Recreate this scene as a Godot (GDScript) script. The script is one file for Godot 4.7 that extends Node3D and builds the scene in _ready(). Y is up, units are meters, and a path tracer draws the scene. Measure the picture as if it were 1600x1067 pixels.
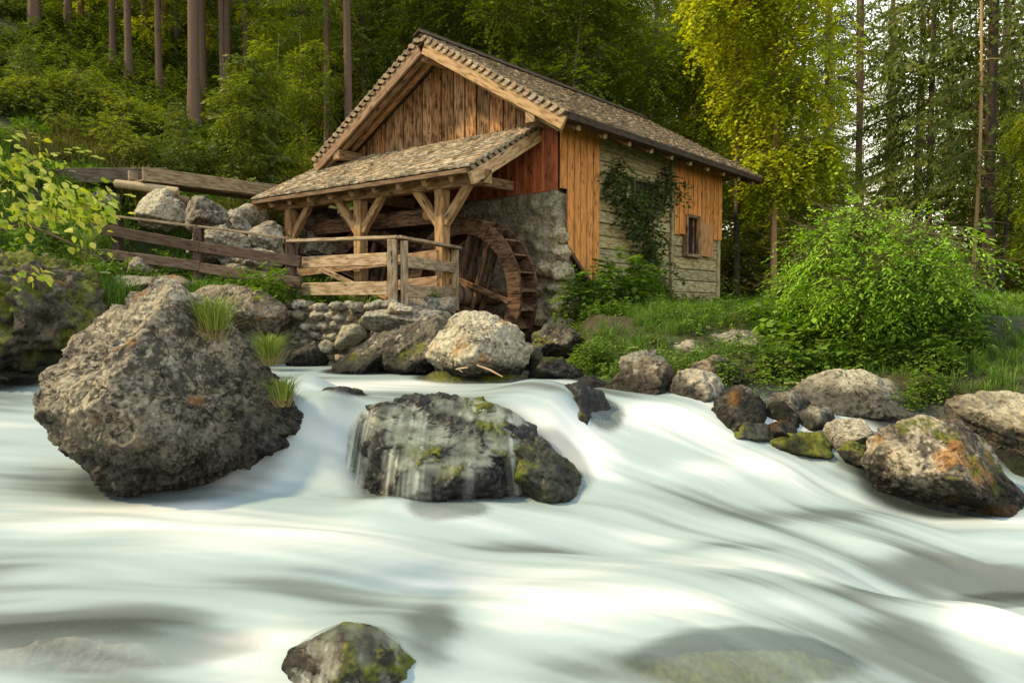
extends Node3D
# An old timber watermill beside a rushing forest stream. Units are metres; the camera stands at the origin and looks towards -Z.

func _ready() -> void:
	var cam := Camera3D.new()
	cam.name = "camera"
	cam.fov = 47.45
	cam.near = 0.05
	cam.far = 600.0
	cam.rotation_degrees = Vector3(-2.52, 0, 0)
	add_child(cam)
	var we := WorldEnvironment.new()
	we.name = "environment"
	var env := Environment.new()
	env.background_mode = Environment.BG_SKY
	var sm := ProceduralSkyMaterial.new()
	sm.sky_top_color = Color(0.72, 0.77, 0.80)
	sm.sky_horizon_color = Color(1.0, 0.94, 0.80)
	sm.sky_curve = 0.2
	sm.ground_bottom_color = Color(0.35, 0.36, 0.28)
	sm.ground_horizon_color = Color(0.8, 0.78, 0.66)
	sm.energy_multiplier = 2.0
	sm.sun_angle_max = 1.0
	var sky := Sky.new()
	sky.sky_material = sm
	env.sky = sky
	env.tonemap_mode = Environment.TONE_MAPPER_LINEAR
	env.tonemap_exposure = 1.35
	env.sdfgi_enabled = true
	env.ssao_enabled = true
	env.ssil_enabled = true
	we.environment = env
	add_child(we)
	var sun := DirectionalLight3D.new()
	sun.name = "sun"
	sun.light_energy = 1.6
	sun.light_color = Color(1.0, 0.90, 0.68)
	sun.light_angular_distance = 3.0
	sun.shadow_enabled = true
	add_child(sun)
	sun.look_at_from_position(Vector3(-7.2, 7.6, 0.2), Vector3.ZERO)
	setup()
	build_land()
	build_mill()
	build_rocks()
	build_wall_and_rails()
	build_trees()
	build_low_plants()

func build_rocks() -> void:
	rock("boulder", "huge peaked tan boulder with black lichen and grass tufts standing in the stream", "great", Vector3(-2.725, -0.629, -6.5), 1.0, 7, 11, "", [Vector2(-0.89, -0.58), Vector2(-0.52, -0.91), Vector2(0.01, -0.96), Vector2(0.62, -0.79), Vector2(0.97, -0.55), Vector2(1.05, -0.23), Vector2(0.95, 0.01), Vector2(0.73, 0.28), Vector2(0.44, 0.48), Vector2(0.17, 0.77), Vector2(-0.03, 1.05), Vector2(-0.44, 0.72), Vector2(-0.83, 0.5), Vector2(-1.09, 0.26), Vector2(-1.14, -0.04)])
	rock("boulder", "dark mossy outcrop on the left bank below the yellow leaves", "mossbank", Vector3(-5.704, -0.081, -9.3), 1.1, 5, 12, "", [Vector2(-0.88, -0.91), Vector2(0.57, -0.84), Vector2(0.73, -0.38), Vector2(0.73, 0.16), Vector2(0.42, 0.54), Vector2(-0.11, 0.69), Vector2(-0.57, 0.58), Vector2(-0.88, 0.16)])
	rock("boulder", "big pale cream boulder with dark foot beside the water wheel", "pale", Vector3(-0.37, -0.466, -8.9), 0.75, 6, 13, "", [Vector2(-0.44, -0.34), Vector2(0.08, -0.41), Vector2(0.48, -0.33), Vector2(0.57, -0.06), Vector2(0.46, 0.21), Vector2(0.11, 0.39), Vector2(-0.2, 0.42), Vector2(-0.44, 0.21), Vector2(-0.62, -0.09)])
	rock("boulder", "dark mossy boulder tucked left of the pale wheel boulder", "dark", Vector3(-1.135, -0.496, -9.5), .6, 5, 14, "", [Vector2(-0.12, -0.44), Vector2(0.35, -0.33), Vector2(0.44, 0.18), Vector2(0.27, 0.39), Vector2(-0.12, 0.3), Vector2(-0.38, 0.11), Vector2(-0.45, -0.21)])
	rock("boulder", "low dark wet boulder sloping into the upper pool below the stone wall", "dark", Vector3(-1.789, -0.65, -9.9), .6, 5, 15, "", [Vector2(-0.33, -0.33), Vector2(0.25, -0.33), Vector2(0.42, 0), Vector2(0.38, 0.39), Vector2(0.07, 0.32), Vector2(-0.25, 0.1), Vector2(-0.54, -0.15)])
	rock("rock", "smooth beige rounded stone leaning on the retaining wall", "smooth", Vector3(-2.135, -0.393, -10.25), .2, 4, 16, "", [Vector2(-0.15, -0.17), Vector2(0.07, -0.12), Vector2(0.23, 0.04), Vector2(0.16, 0.17), Vector2(-0.1, 0.16), Vector2(-0.21, -0.08)])
	rock("rock", "flat grey ledge stone in front of the railing corner post", "grey", Vector3(-1.349, -0.188, -10.1), .45, 5, 17, "", [Vector2(0.02, -0.23), Vector2(0.62, -0.14), Vector2(0.52, 0.12), Vector2(0.02, 0.19), Vector2(-0.52, 0.12), Vector2(-0.65, -0.06)])
	rock("rock", "small pale wedge stone lying at the foot of railing corner post", "pale", Vector3(-1.452, -0.037, -9.9), .1, 4, 18, "", [Vector2(-0.1, -0.07), Vector2(0.18, -0.04), Vector2(0.15, 0.04), Vector2(-0.08, 0.09), Vector2(-0.15, -0.01)])
	rock("rock", "mossy stone block under the right end of railing", "grey", Vector3(-1.221, 0.008, -11.2), .3, 4, 19, "", [Vector2(-0.44, -0.12), Vector2(0.41, -0.12), Vector2(0.47, 0.01), Vector2(0.37, 0.14), Vector2(-0.33, 0.11), Vector2(-0.48, -0.03)])
	rock("boulder", "dark wet boulder amid the cascade with water running over its top", "wet", Vector3(-0.521, -1.221, -6.3), .62, 6, 21, "", [Vector2(-0.87, -0.4), Vector2(-0.52, -0.6), Vector2(0.52, -0.6), Vector2(0.88, -0.4), Vector2(0.87, -0.11), Vector2(0.76, 0.12), Vector2(0.55, 0.35), Vector2(0.26, 0.46), Vector2(-0.21, 0.48), Vector2(-0.6, 0.43), Vector2(-0.79, 0.26), Vector2(-0.83, 0.01)])
	rock("boulder", "dark mossy shoulder rock at the right of the overflowed boulder", "wetmoss", Vector3(0.285, -1.325, -6.15), .4, 5, 22, "", [Vector2(-0.28, -0.2), Vector2(-0.03, -0.41), Vector2(0.38, -0.31), Vector2(0.33, -0.11), Vector2(0.15, 0.11), Vector2(-0.06, 0.3), Vector2(-0.21, 0.36), Vector2(-0.28, 0.25)])
	rock("boulder", "small dark rounded wet rock between peaked boulder and cascade", "wet", Vector3(-1.519, -0.926, -6.95), .25, 4, 23, "", [Vector2(-0.19, -0.28), Vector2(0.15, -0.28), Vector2(0.23, 0.01), Vector2(0.18, 0.17), Vector2(0.02, 0.21), Vector2(-0.17, 0.17), Vector2(-0.23, 0.01)])
	rock("boulder", "half drowned rock under the upper fall right of the cascade", "wet", Vector3(0.716, -1.095, -7.05), .5, 5, 24, "", [Vector2(-0.29, -0.48), Vector2(0.25, -0.54), Vector2(0.32, -0.21), Vector2(0.25, 0.05), Vector2(0.13, 0.28), Vector2(-0.06, 0.38), Vector2(-0.25, 0.36), Vector2(-0.35, 0.16)])
	rock("boulder", "brown lichen spotted boulder at right bank just past the fall", "brown", Vector3(1.289, -0.821, -7.7), .5, 6, 25, "", [Vector2(-0.36, -0.2), Vector2(-0.14, -0.32), Vector2(0.36, -0.26), Vector2(0.39, 0.06), Vector2(0.29, 0.24), Vector2(0.05, 0.29), Vector2(-0.17, 0.2), Vector2(-0.41, -0.01)])
	rock("boulder", "pale rounded boulder standing between the brown and the mossy bank boulders", "pale2", Vector3(1.788, -0.834, -7.5), .4, 6, 26, "", [Vector2(-0.25, -0.19), Vector2(-0.05, -0.25), Vector2(0.23, -0.19), Vector2(0.28, 0.02), Vector2(0.21, 0.15), Vector2(0.01, 0.23), Vector2(-0.16, 0.19), Vector2(-0.26, 0.03)])
	rock("boulder", "dark mossy round boulder at the right waters edge", "brownmoss", Vector3(2.068, -0.973, -7), .4, 6, 27, "", [Vector2(-0.15, -0.3), Vector2(0.28, -0.24), Vector2(0.25, -0.01), Vector2(0.16, 0.19), Vector2(-0.04, 0.22), Vector2(-0.21, 0.15), Vector2(-0.28, -0.01)])
	rock("rock", "low wet slab in the water before the round mossy boulder", "wetmoss", Vector3(2.082, -1.113, -6.7), .25, 4, 28, "", [Vector2(-0.19, -0.1), Vector2(0.14, -0.11), Vector2(0.22, -0.01), Vector2(0.11, 0.1), Vector2(-0.05, 0.1), Vector2(-0.22, 0)])
	rock("boulder", "wide pale slab boulder under the big green bush", "pale", Vector3(3.18, -0.94, -7.4), .6, 6, 29, "", [Vector2(-0.56, -0.28), Vector2(-0.12, -0.4), Vector2(0.61, -0.28), Vector2(0.66, -0.04), Vector2(0.49, 0.21), Vector2(0.19, 0.33), Vector2(-0.18, 0.32), Vector2(-0.48, 0.19), Vector2(-0.62, -0.04)])
	rock("rock", "low bright green mossy stone at the waters edge", "moss", Vector3(2.464, -1.185, -6.6), .3, 4, 30, "", [Vector2(-0.22, -0.1), Vector2(0.11, -0.13), Vector2(0.25, -0.02), Vector2(0.19, 0.1), Vector2(-0.08, 0.1), Vector2(-0.25, 0.04)])
	rock("rock", "lumpy tan stone wedged under the wide slab boulder", "pale2", Vector3(2.88, -1.131, -6.6), .3, 6, 31, "", [Vector2(-0.14, -0.16), Vector2(0.22, -0.14), Vector2(0.24, 0.04), Vector2(0.07, 0.15), Vector2(-0.16, 0.13), Vector2(-0.22, -0.02)])
	rock("rock", "small vivid moss stone beside the orange and green boulder", "moss", Vector3(2.804, -1.194, -6.3), .18, 4, 32, "", [Vector2(-0.03, -0.11), Vector2(0.13, -0.05), Vector2(0.08, 0.06), Vector2(-0.04, 0.09), Vector2(-0.14, 0.02)])
	rock("boulder", "boulder with rust stain, olive moss patch and white lichen by the lower water", "mossy", Vector3(3.346, -1.255, -6), .65, 6, 33, "", [Vector2(-0.48, -0.19), Vector2(-0.16, -0.39), Vector2(0.44, -0.48), Vector2(0.59, -0.26), Vector2(0.48, -0.01), Vector2(0.34, 0.21), Vector2(0.14, 0.38), Vector2(-0.25, 0.38), Vector2(-0.51, 0.31), Vector2(-0.58, 0.06)])
	rock("boulder", "sunlit cream boulder with orange lichen at right edge", "bright", Vector3(4.426, -1.128, -6.8), .8, 6, 34, "", [Vector2(-0.42, -0.22), Vector2(0.08, -0.56), Vector2(0.59, -0.45), Vector2(0.64, 0), Vector2(0.31, 0.31), Vector2(-0.14, 0.38), Vector2(-0.48, 0.36), Vector2(-0.58, 0.17)])
	rock("rock", "small pale lumpy stone behind the orange and green boulder", "pale2", Vector3(4.223, -1.048, -7.7), .2, 4, 35, "", [Vector2(-0.14, -0.13), Vector2(0.16, -0.1), Vector2(0.19, 0.03), Vector2(0.08, 0.12), Vector2(-0.11, 0.11), Vector2(-0.17, -0.03)])
	rock("rock", "small square pale stone beneath dark rocks at right", "pale2", Vector3(5.344, -0.895, -8.5), .15, 4, 36, "", [Vector2(0.07, -0.1), Vector2(0.14, -0.03), Vector2(0.08, 0.09), Vector2(-0.13, 0.07), Vector2(-0.16, -0.03)])
	rock("boulder", "cracked dark ledge on the right bank at frame edge", "dark", Vector3(5.966, -0.674, -9), .6, 5, 37, "", [Vector2(-0.02, -0.33), Vector2(0.72, -0.22), Vector2(0.57, 0.3), Vector2(-0.17, 0.23), Vector2(-0.5, 0.15), Vector2(-0.6, -0.14)])
	rock("boulder", "grey weathered boulder in the grass before the mill", "grey", Vector3(2.787, -0.499, -9.6), .5, 6, 38, "", [Vector2(-0.29, -0.23), Vector2(0.3, -0.21), Vector2(0.41, -0.04), Vector2(0.3, 0.15), Vector2(-0.02, 0.21), Vector2(-0.29, 0.17), Vector2(-0.41, -0.05)])
	rock("rock", "long flat pale stone in the grass by the thin sunlit trunk", "pale2", Vector3(3.703, -0.372, -11.2), .3, 4, 39, "", [Vector2(-0.01, -0.13), Vector2(0.32, -0.03), Vector2(0.25, 0.1), Vector2(-0.2, 0.08), Vector2(-0.36, -0.01)])
	rock("rock", "tan rock at the far foot of the plank wall", "brown", Vector3(3.764, -0.176, -13.6), .4, 4, 40, "", [Vector2(-0.24, -0.18), Vector2(0.36, -0.14), Vector2(0.32, 0.04), Vector2(0.1, 0.18), Vector2(-0.2, 0.14), Vector2(-0.34, -0.05)])
	rock("rock", "crumbly pale stone among white flowers", "pale2", Vector3(2.09, -0.579, -9.4), .35, 4, 41, "", [Vector2(-0.19, -0.18), Vector2(0.24, -0.16), Vector2(0.27, 0.05), Vector2(0.08, 0.19), Vector2(-0.15, 0.13), Vector2(-0.24, -0.04)])
	rock("rock", "slanting grey stone poking out of green herbs left of the bush", "grey", Vector3(2.857, -0.67, -8.5), .3, 4, 42, "", [Vector2(-0.15, -0.17), Vector2(0.16, -0.16), Vector2(0.2, 0.04), Vector2(0.08, 0.18), Vector2(-0.08, 0.14), Vector2(-0.2, -0.03)])
	rock("boulder", "dark angular rock at the foot of the mill wall", "dark", Vector3(0.481, -0.776, -8.9), .4, 5, 43, "", [Vector2(-0.25, -0.16), Vector2(0.11, -0.19), Vector2(0.34, -0.1), Vector2(0.25, 0.08), Vector2(0.03, 0.2), Vector2(-0.2, 0.17), Vector2(-0.29, 0.01)])
	rock("rock", "small grey rock at the lip of the upper pool", "grey", Vector3(0.872, -0.869, -8.2), .2, 4, 44, "", [Vector2(-0.13, -0.09), Vector2(0.08, -0.09), Vector2(0.16, -0.02), Vector2(0.11, 0.1), Vector2(-0.06, 0.11), Vector2(-0.16, 0)])
	rock("boulder", "large pale rock above the fence under the flume", "pale", Vector3(-6.142, 1.68, -13.7), .6, 5, 45, "", [Vector2(-0.36, -0.25), Vector2(0.09, -0.34), Vector2(0.47, -0.22), Vector2(0.4, 0.11), Vector2(0.06, 0.41), Vector2(-0.23, 0.34), Vector2(-0.43, -0.05)])
	rock("boulder", "dark faced rock right of the pale rock above the fence", "darkpale", Vector3(-5.262, 1.563, -13.4), .5, 5, 46, "", [Vector2(-0.11, -0.36), Vector2(0.42, -0.27), Vector2(0.33, 0.08), Vector2(0, 0.35), Vector2(-0.25, 0.28), Vector2(-0.38, -0.08)])
	rock("boulder", "broken tan rock behind the fence between its two posts", "pale2", Vector3(-4.934, 1.054, -13.1), .4, 5, 47, "", [Vector2(-0.22, -0.3), Vector2(0.53, -0.2), Vector2(0.51, 0.11), Vector2(0.05, 0.32), Vector2(-0.38, 0.21), Vector2(-0.48, -0.14)])
	rock("rock", "knobbly tan rock behind the fence left of porch", "pale2", Vector3(-4.248, 1.097, -13.4), .35, 4, 48, "", [Vector2(-0.15, -0.26), Vector2(0.32, -0.22), Vector2(0.34, 0.09), Vector2(0.07, 0.33), Vector2(-0.26, 0.22), Vector2(-0.32, -0.16)])
	rock("boulder", "pale outcrop seen through the left end of porch", "pale2", Vector3(-3.775, 1.377, -15.5), .8, 5, 49, "", [Vector2(-0.42, -0.52), Vector2(0.54, -0.49), Vector2(0.68, -0.01), Vector2(0.47, 0.4), Vector2(-0.1, 0.51), Vector2(-0.52, 0.28), Vector2(-0.65, -0.17)])
	rock("boulder", "mossy outcrop above the pale rock behind porch", "mossbank", Vector3(-3.535, 1.785, -16.6), .6, 4, 50, "", [Vector2(-0.34, -0.36), Vector2(0.41, -0.36), Vector2(0.48, 0.05), Vector2(0.21, 0.36), Vector2(-0.27, 0.32), Vector2(-0.48, -0.02)])
	rock("rock", "flat tan stone lying in grass under lower fence rail", "pale2", Vector3(-4.494, 0.578, -12.9), .35, 4, 51, "", [Vector2(-0.27, -0.18), Vector2(0.31, -0.18), Vector2(0.42, 0.01), Vector2(0.2, 0.21), Vector2(-0.25, 0.19), Vector2(-0.4, -0.05)])
	rock("rock", "squat pale stone beside the far left fence post", "pale2", Vector3(-6.029, 0.619, -12.6), .25, 4, 52, "", [Vector2(-0.14, -0.16), Vector2(0.11, -0.16), Vector2(0.19, 0), Vector2(0.11, 0.19), Vector2(-0.1, 0.19), Vector2(-0.18, -0.05)])
	rock("boulder", "grey boulder with hanging dry grass left of the fence", "grey", Vector3(-7.334, 0.792, -13.4), .5, 5, 53, "", [Vector2(-0.42, -0.38), Vector2(0.35, -0.41), Vector2(0.5, -0.08), Vector2(0.41, 0.25), Vector2(0.08, 0.4), Vector2(-0.37, 0.29), Vector2(-0.54, -0.08)])
	rock("rock", "flat cut stone slab beneath the far left fence post", "slab", Vector3(-5.653, 0.344, -11.6), .3, 4, 54, "", [Vector2(-0.24, -0.11), Vector2(0.12, -0.11), Vector2(0.35, -0.02), Vector2(0.3, 0.11), Vector2(-0.24, 0.13), Vector2(-0.3, 0)])
	rock("boulder", "rough brown ledge between peaked boulder and fence", "brown", Vector3(-3.866, 0.015, -10.9), .8, 5, 55, "", [Vector2(-0.35, -0.37), Vector2(0.64, -0.37), Vector2(0.68, 0), Vector2(0.37, 0.21), Vector2(-0.17, 0.29), Vector2(-0.51, 0.26), Vector2(-0.66, -0.01)])
	rock("boulder", "brown wet rock drowned under thin water at lower left", "drowned", Vector3(-2.3, -1.926, -3.9), .5, 5, 56, "", [Vector2(-0.51, -0.33), Vector2(0.45, -0.26), Vector2(0.61, 0.03), Vector2(0.39, 0.19), Vector2(0, 0.23), Vector2(-0.38, 0.15), Vector2(-0.57, -0.01)])
	rock("boulder", "dark dome rock with streaming water at bottom centre", "wetdome", Vector3(-0.758, -1.769, -3.6), .28, 6, 57, "", [Vector2(-0.32, -0.43), Vector2(0.27, -0.43), Vector2(0.33, -0.1), Vector2(0.28, 0.11), Vector2(0.17, 0.23), Vector2(0.03, 0.27), Vector2(-0.14, 0.24), Vector2(-0.27, 0.15), Vector2(-0.34, -0.03)])
	rock("boulder", "green mossy slab under a thin sheet of water at bottom", "drownedmoss", Vector3(1.12, -1.887, -3.75), .3, 5, 58, "", [Vector2(-0.6, -0.31), Vector2(0.45, -0.31), Vector2(0.76, -0.03), Vector2(0.6, 0.1), Vector2(0.29, 0.19), Vector2(-0.17, 0.2), Vector2(-0.54, 0.15), Vector2(-0.79, 0.01)])
	rock("boulder", "rounded stone just breaking the water below cascade", "wet", Vector3(-0.539, -1.635, -5.55), .25, 4, 59, "", [Vector2(-0.29, -0.15), Vector2(0.03, -0.19), Vector2(0.37, -0.05), Vector2(0.3, 0.11), Vector2(0.08, 0.16), Vector2(-0.15, 0.13), Vector2(-0.34, -0.01)])
	rock("rock", "low green rock barely wet at the edge of upper pool", "wetmoss", Vector3(-0.443, -0.837, -8.7), .5, 4, 60, "", [Vector2(-0.42, -0.13), Vector2(0.44, -0.13), Vector2(0.66, 0.03), Vector2(0.37, 0.11), Vector2(-0.35, 0.12), Vector2(-0.7, 0)])
	rock("rock", "small dark stone left of the railing wall in the upper pool", "dark", Vector3(-2.835, -0.735, -10.7), .3, 4, 61, "", [Vector2(-0.21, -0.19), Vector2(0.23, -0.19), Vector2(0.29, 0.03), Vector2(0.1, 0.25), Vector2(-0.15, 0.16), Vector2(-0.26, -0.06)])
	rock("rock", "small brown stone between the pale and the mossy bank boulders", "brown", Vector3(2.121, -0.794, -7.2), .2, 4, 71, "", [Vector2(0.05, -0.09), Vector2(0.13, -0.03), Vector2(0.09, 0.05), Vector2(-0.01, 0.07), Vector2(-0.07, 0.06), Vector2(-0.13, 0), Vector2(-0.05, -0.07)])
	rock("rock", "dark shore stone below the wide slab boulder at its left", "dark", Vector3(2.444, -1.064, -7), .25, 4, 72, "", [Vector2(0.16, 0.08), Vector2(0.02, 0.2), Vector2(-0.08, 0.2), Vector2(-0.18, 0.02), Vector2(-0.11, -0.18), Vector2(0.04, -0.2), Vector2(0.16, -0.11)])
	rock("rock", "rough grey stone above the brown bank boulder", "grey", Vector3(1.39, -0.588, -8.3), .3, 4, 73, "", [Vector2(0.18, -0.1), Vector2(0.24, 0.03), Vector2(0.14, 0.11), Vector2(-0.08, 0.1), Vector2(-0.22, 0.05), Vector2(-0.21, -0.07), Vector2(-0.04, -0.13)])
	rock("rock", "dark ledge stone under the quoins of the mill corner", "dark", Vector3(0.586, -0.467, -10.6), .5, 5, 74, "", [Vector2(-0.06, 0.22), Vector2(-0.3, 0.11), Vector2(-0.33, -0.11), Vector2(-0.05, -0.22), Vector2(0.18, -0.22), Vector2(0.34, 0.05), Vector2(0.21, 0.18)])
	rock("rock", "wet dark stone at the foot of the water wheel", "dark", Vector3(0.216, -0.66, -10), .4, 4, 75, "", [Vector2(-0.04, -0.19), Vector2(0.06, -0.19), Vector2(0.18, -0.05), Vector2(0.16, 0.14), Vector2(-0.01, 0.21), Vector2(-0.17, 0.14), Vector2(-0.18, -0.06)])
	rock("rock", "grey stone among herbs behind the wide slab boulder", "grey", Vector3(4.523, -0.9, -8.6), .3, 4, 76, "", [Vector2(0.06, -0.12), Vector2(0.17, -0.06), Vector2(0.15, 0.07), Vector2(0.07, 0.1), Vector2(-0.12, 0.08), Vector2(-0.18, -0.01), Vector2(-0.15, -0.07)])
	rock("rock", "dark stone beneath the sunlit cream boulder", "dark", Vector3(4.45, -1.559, -6.6), .3, 4, 77, "", [Vector2(-0.09, 0.16), Vector2(-0.24, 0.04), Vector2(-0.2, -0.13), Vector2(0.02, -0.18), Vector2(0.23, -0.1), Vector2(0.24, 0.03), Vector2(0.05, 0.17)])
	rock("rock", "low dark stone at the left waters edge under the mossy outcrop", "dark", Vector3(-5.439, -0.76, -8.6), .4, 4, 78, "", [Vector2(-0.19, 0.15), Vector2(-0.36, 0.03), Vector2(-0.3, -0.1), Vector2(0.09, -0.18), Vector2(0.3, -0.09), Vector2(0.37, 0.01), Vector2(0.09, 0.17)])
	rock("rock", "pale rock half buried in grass left of the porch", "pale2", Vector3(-4.564, 1.433, -14.6), .5, 4, 79, "", [Vector2(0.28, 0.01), Vector2(0.16, 0.16), Vector2(-0.06, 0.17), Vector2(-0.28, 0.06), Vector2(-0.22, -0.1), Vector2(-0.04, -0.18), Vector2(0.16, -0.12)])
	rock("rock", "grey rock under the left flume behind the yellow leaves", "grey", Vector3(-7.422, 1.886, -14.2), .5, 4, 80, "", [Vector2(0.29, -0.14), Vector2(0.3, -0.02), Vector2(0.27, 0.15), Vector2(-0.12, 0.21), Vector2(-0.33, 0.07), Vector2(-0.34, -0.06), Vector2(-0.07, -0.21)])
	rock("rock", "tan rock at the lower left of the fence", "brown", Vector3(-5.058, 0.305, -11.6), .4, 4, 81, "", [Vector2(-0.13, -0.13), Vector2(0.07, -0.15), Vector2(0.22, -0.1), Vector2(0.29, 0.05), Vector2(0.03, 0.17), Vector2(-0.19, 0.14), Vector2(-0.29, 0.01)])
	rock("boulder", "big creased tan rock behind the right half of the fence", "pale2", Vector3(-5.14, 1.302, -14.2), .6, 6, 91, "", [Vector2(0.45, 0.06), Vector2(0.12, 0.43), Vector2(-0.32, 0.34), Vector2(-0.5, 0.03), Vector2(-0.39, -0.27), Vector2(0.17, -0.45), Vector2(0.47, -0.15)])
	rock("boulder", "long low pale rock behind the fence between rails, right of the second post", "pale2", Vector3(-4.34, 0.706, -13), .5, 5, 92, "", [Vector2(-0.12, -0.25), Vector2(0.23, -0.25), Vector2(0.53, 0.02), Vector2(0.35, 0.2), Vector2(-0.03, 0.29), Vector2(-0.5, 0.13), Vector2(-0.47, -0.13)])
	rock("rock", "pale knob of rock above the big creased rock", "pale2", Vector3(-5.034, 1.727, -15), .5, 4, 93, "", [Vector2(0.02, 0.28), Vector2(-0.31, 0.15), Vector2(-0.35, -0.08), Vector2(-0.13, -0.22), Vector2(0.13, -0.22), Vector2(0.33, -0.06), Vector2(0.32, 0.14)])
	rock("boulder", "angular grey boulder filling the bank between round mossy and wide slab boulders", "pale2", Vector3(2.525, -0.964, -7.2), .45, 5, 94, "", [Vector2(-0.21, -0.06), Vector2(0.04, -0.17), Vector2(0.11, -0.13), Vector2(0.24, 0.04), Vector2(0.12, 0.17), Vector2(-0.08, 0.15), Vector2(-0.22, 0.02)])
	rock("boulder", "brown rough boulder behind the pale rounded bank boulder", "brown", Vector3(2.172, -0.71, -8.2), .45, 5, 95, "", [Vector2(-0.22, 0.11), Vector2(-0.3, -0.06), Vector2(-0.1, -0.17), Vector2(0.12, -0.14), Vector2(0.26, -0.02), Vector2(0.24, 0.1), Vector2(0, 0.19)])
	rock("rock", "dark stone between the brown lichen boulder and the fall", "dark", Vector3(0.816, -0.871, -7.9), .35, 4, 96, "", [Vector2(0.04, -0.15), Vector2(0.21, -0.08), Vector2(0.21, 0.06), Vector2(0.03, 0.15), Vector2(-0.09, 0.14), Vector2(-0.23, -0.02), Vector2(-0.17, -0.1)])
	rock("rock", "tan broken stone right of the wide slab boulder", "brown", Vector3(3.867, -1.043, -7.3), .35, 4, 97, "", [Vector2(0.24, -0.07), Vector2(0.17, 0.12), Vector2(0.07, 0.16), Vector2(-0.19, 0.09), Vector2(-0.21, -0.01), Vector2(-0.14, -0.13), Vector2(0.06, -0.16)])
	rock("boulder", "grey boulder behind the sunlit cream boulder", "grey", Vector3(4.983, -0.819, -8.4), .5, 5, 98, "", [Vector2(0.1, -0.19), Vector2(0.24, -0.12), Vector2(0.22, 0.1), Vector2(0.02, 0.19), Vector2(-0.14, 0.17), Vector2(-0.25, -0.04), Vector2(-0.18, -0.12)])
	rock("rock", "dark wedge stone between mossy and sunlit boulders", "dark", Vector3(4.212, -1.457, -6.4), .4, 4, 99, "", [Vector2(0.01, -0.26), Vector2(0.2, -0.15), Vector2(0.25, 0.01), Vector2(0.14, 0.24), Vector2(-0.13, 0.25), Vector2(-0.28, 0.07), Vector2(-0.19, -0.15)])
	rock("rock", "grey wedge stone against the left end of the wide slab boulder", "grey", Vector3(2.722, -1.041, -6.95), .35, 4, 100, "", [Vector2(0.18, 0.02), Vector2(0.16, 0.13), Vector2(-0.04, 0.17), Vector2(-0.16, 0.08), Vector2(-0.19, -0.08), Vector2(-0.07, -0.17), Vector2(0.12, -0.14)])
	rock("rock", "small tan stone in front of the grey bank boulder", "brown", Vector3(2.359, -1.098, -6.75), .25, 4, 101, "", [Vector2(-0.1, -0.06), Vector2(-0.06, -0.09), Vector2(0.06, -0.1), Vector2(0.13, 0.01), Vector2(0.09, 0.08), Vector2(0.01, 0.12), Vector2(-0.13, 0.05)])
	pass

# ---------------------------------------------------------------- helpers
const HU := Vector3(0.777, 0, 0.63)      # the mill's own x axis (out of its side wall)
const HV := Vector3(-0.63, 0, 0.777)     # the mill's own z axis (out of its gable)
const MILL := Vector3(0.741, 0, -12.5)
var rng := RandomNumberGenerator.new()
var n1 := FastNoiseLite.new()
var n2 := FastNoiseLite.new()
var n3 := FastNoiseLite.new()
var n4 := FastNoiseLite.new()
var M := {}
var taken := {}
var spheres := {}
var rock_spots: Array[Vector3] = []    # x, distance, half width

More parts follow.
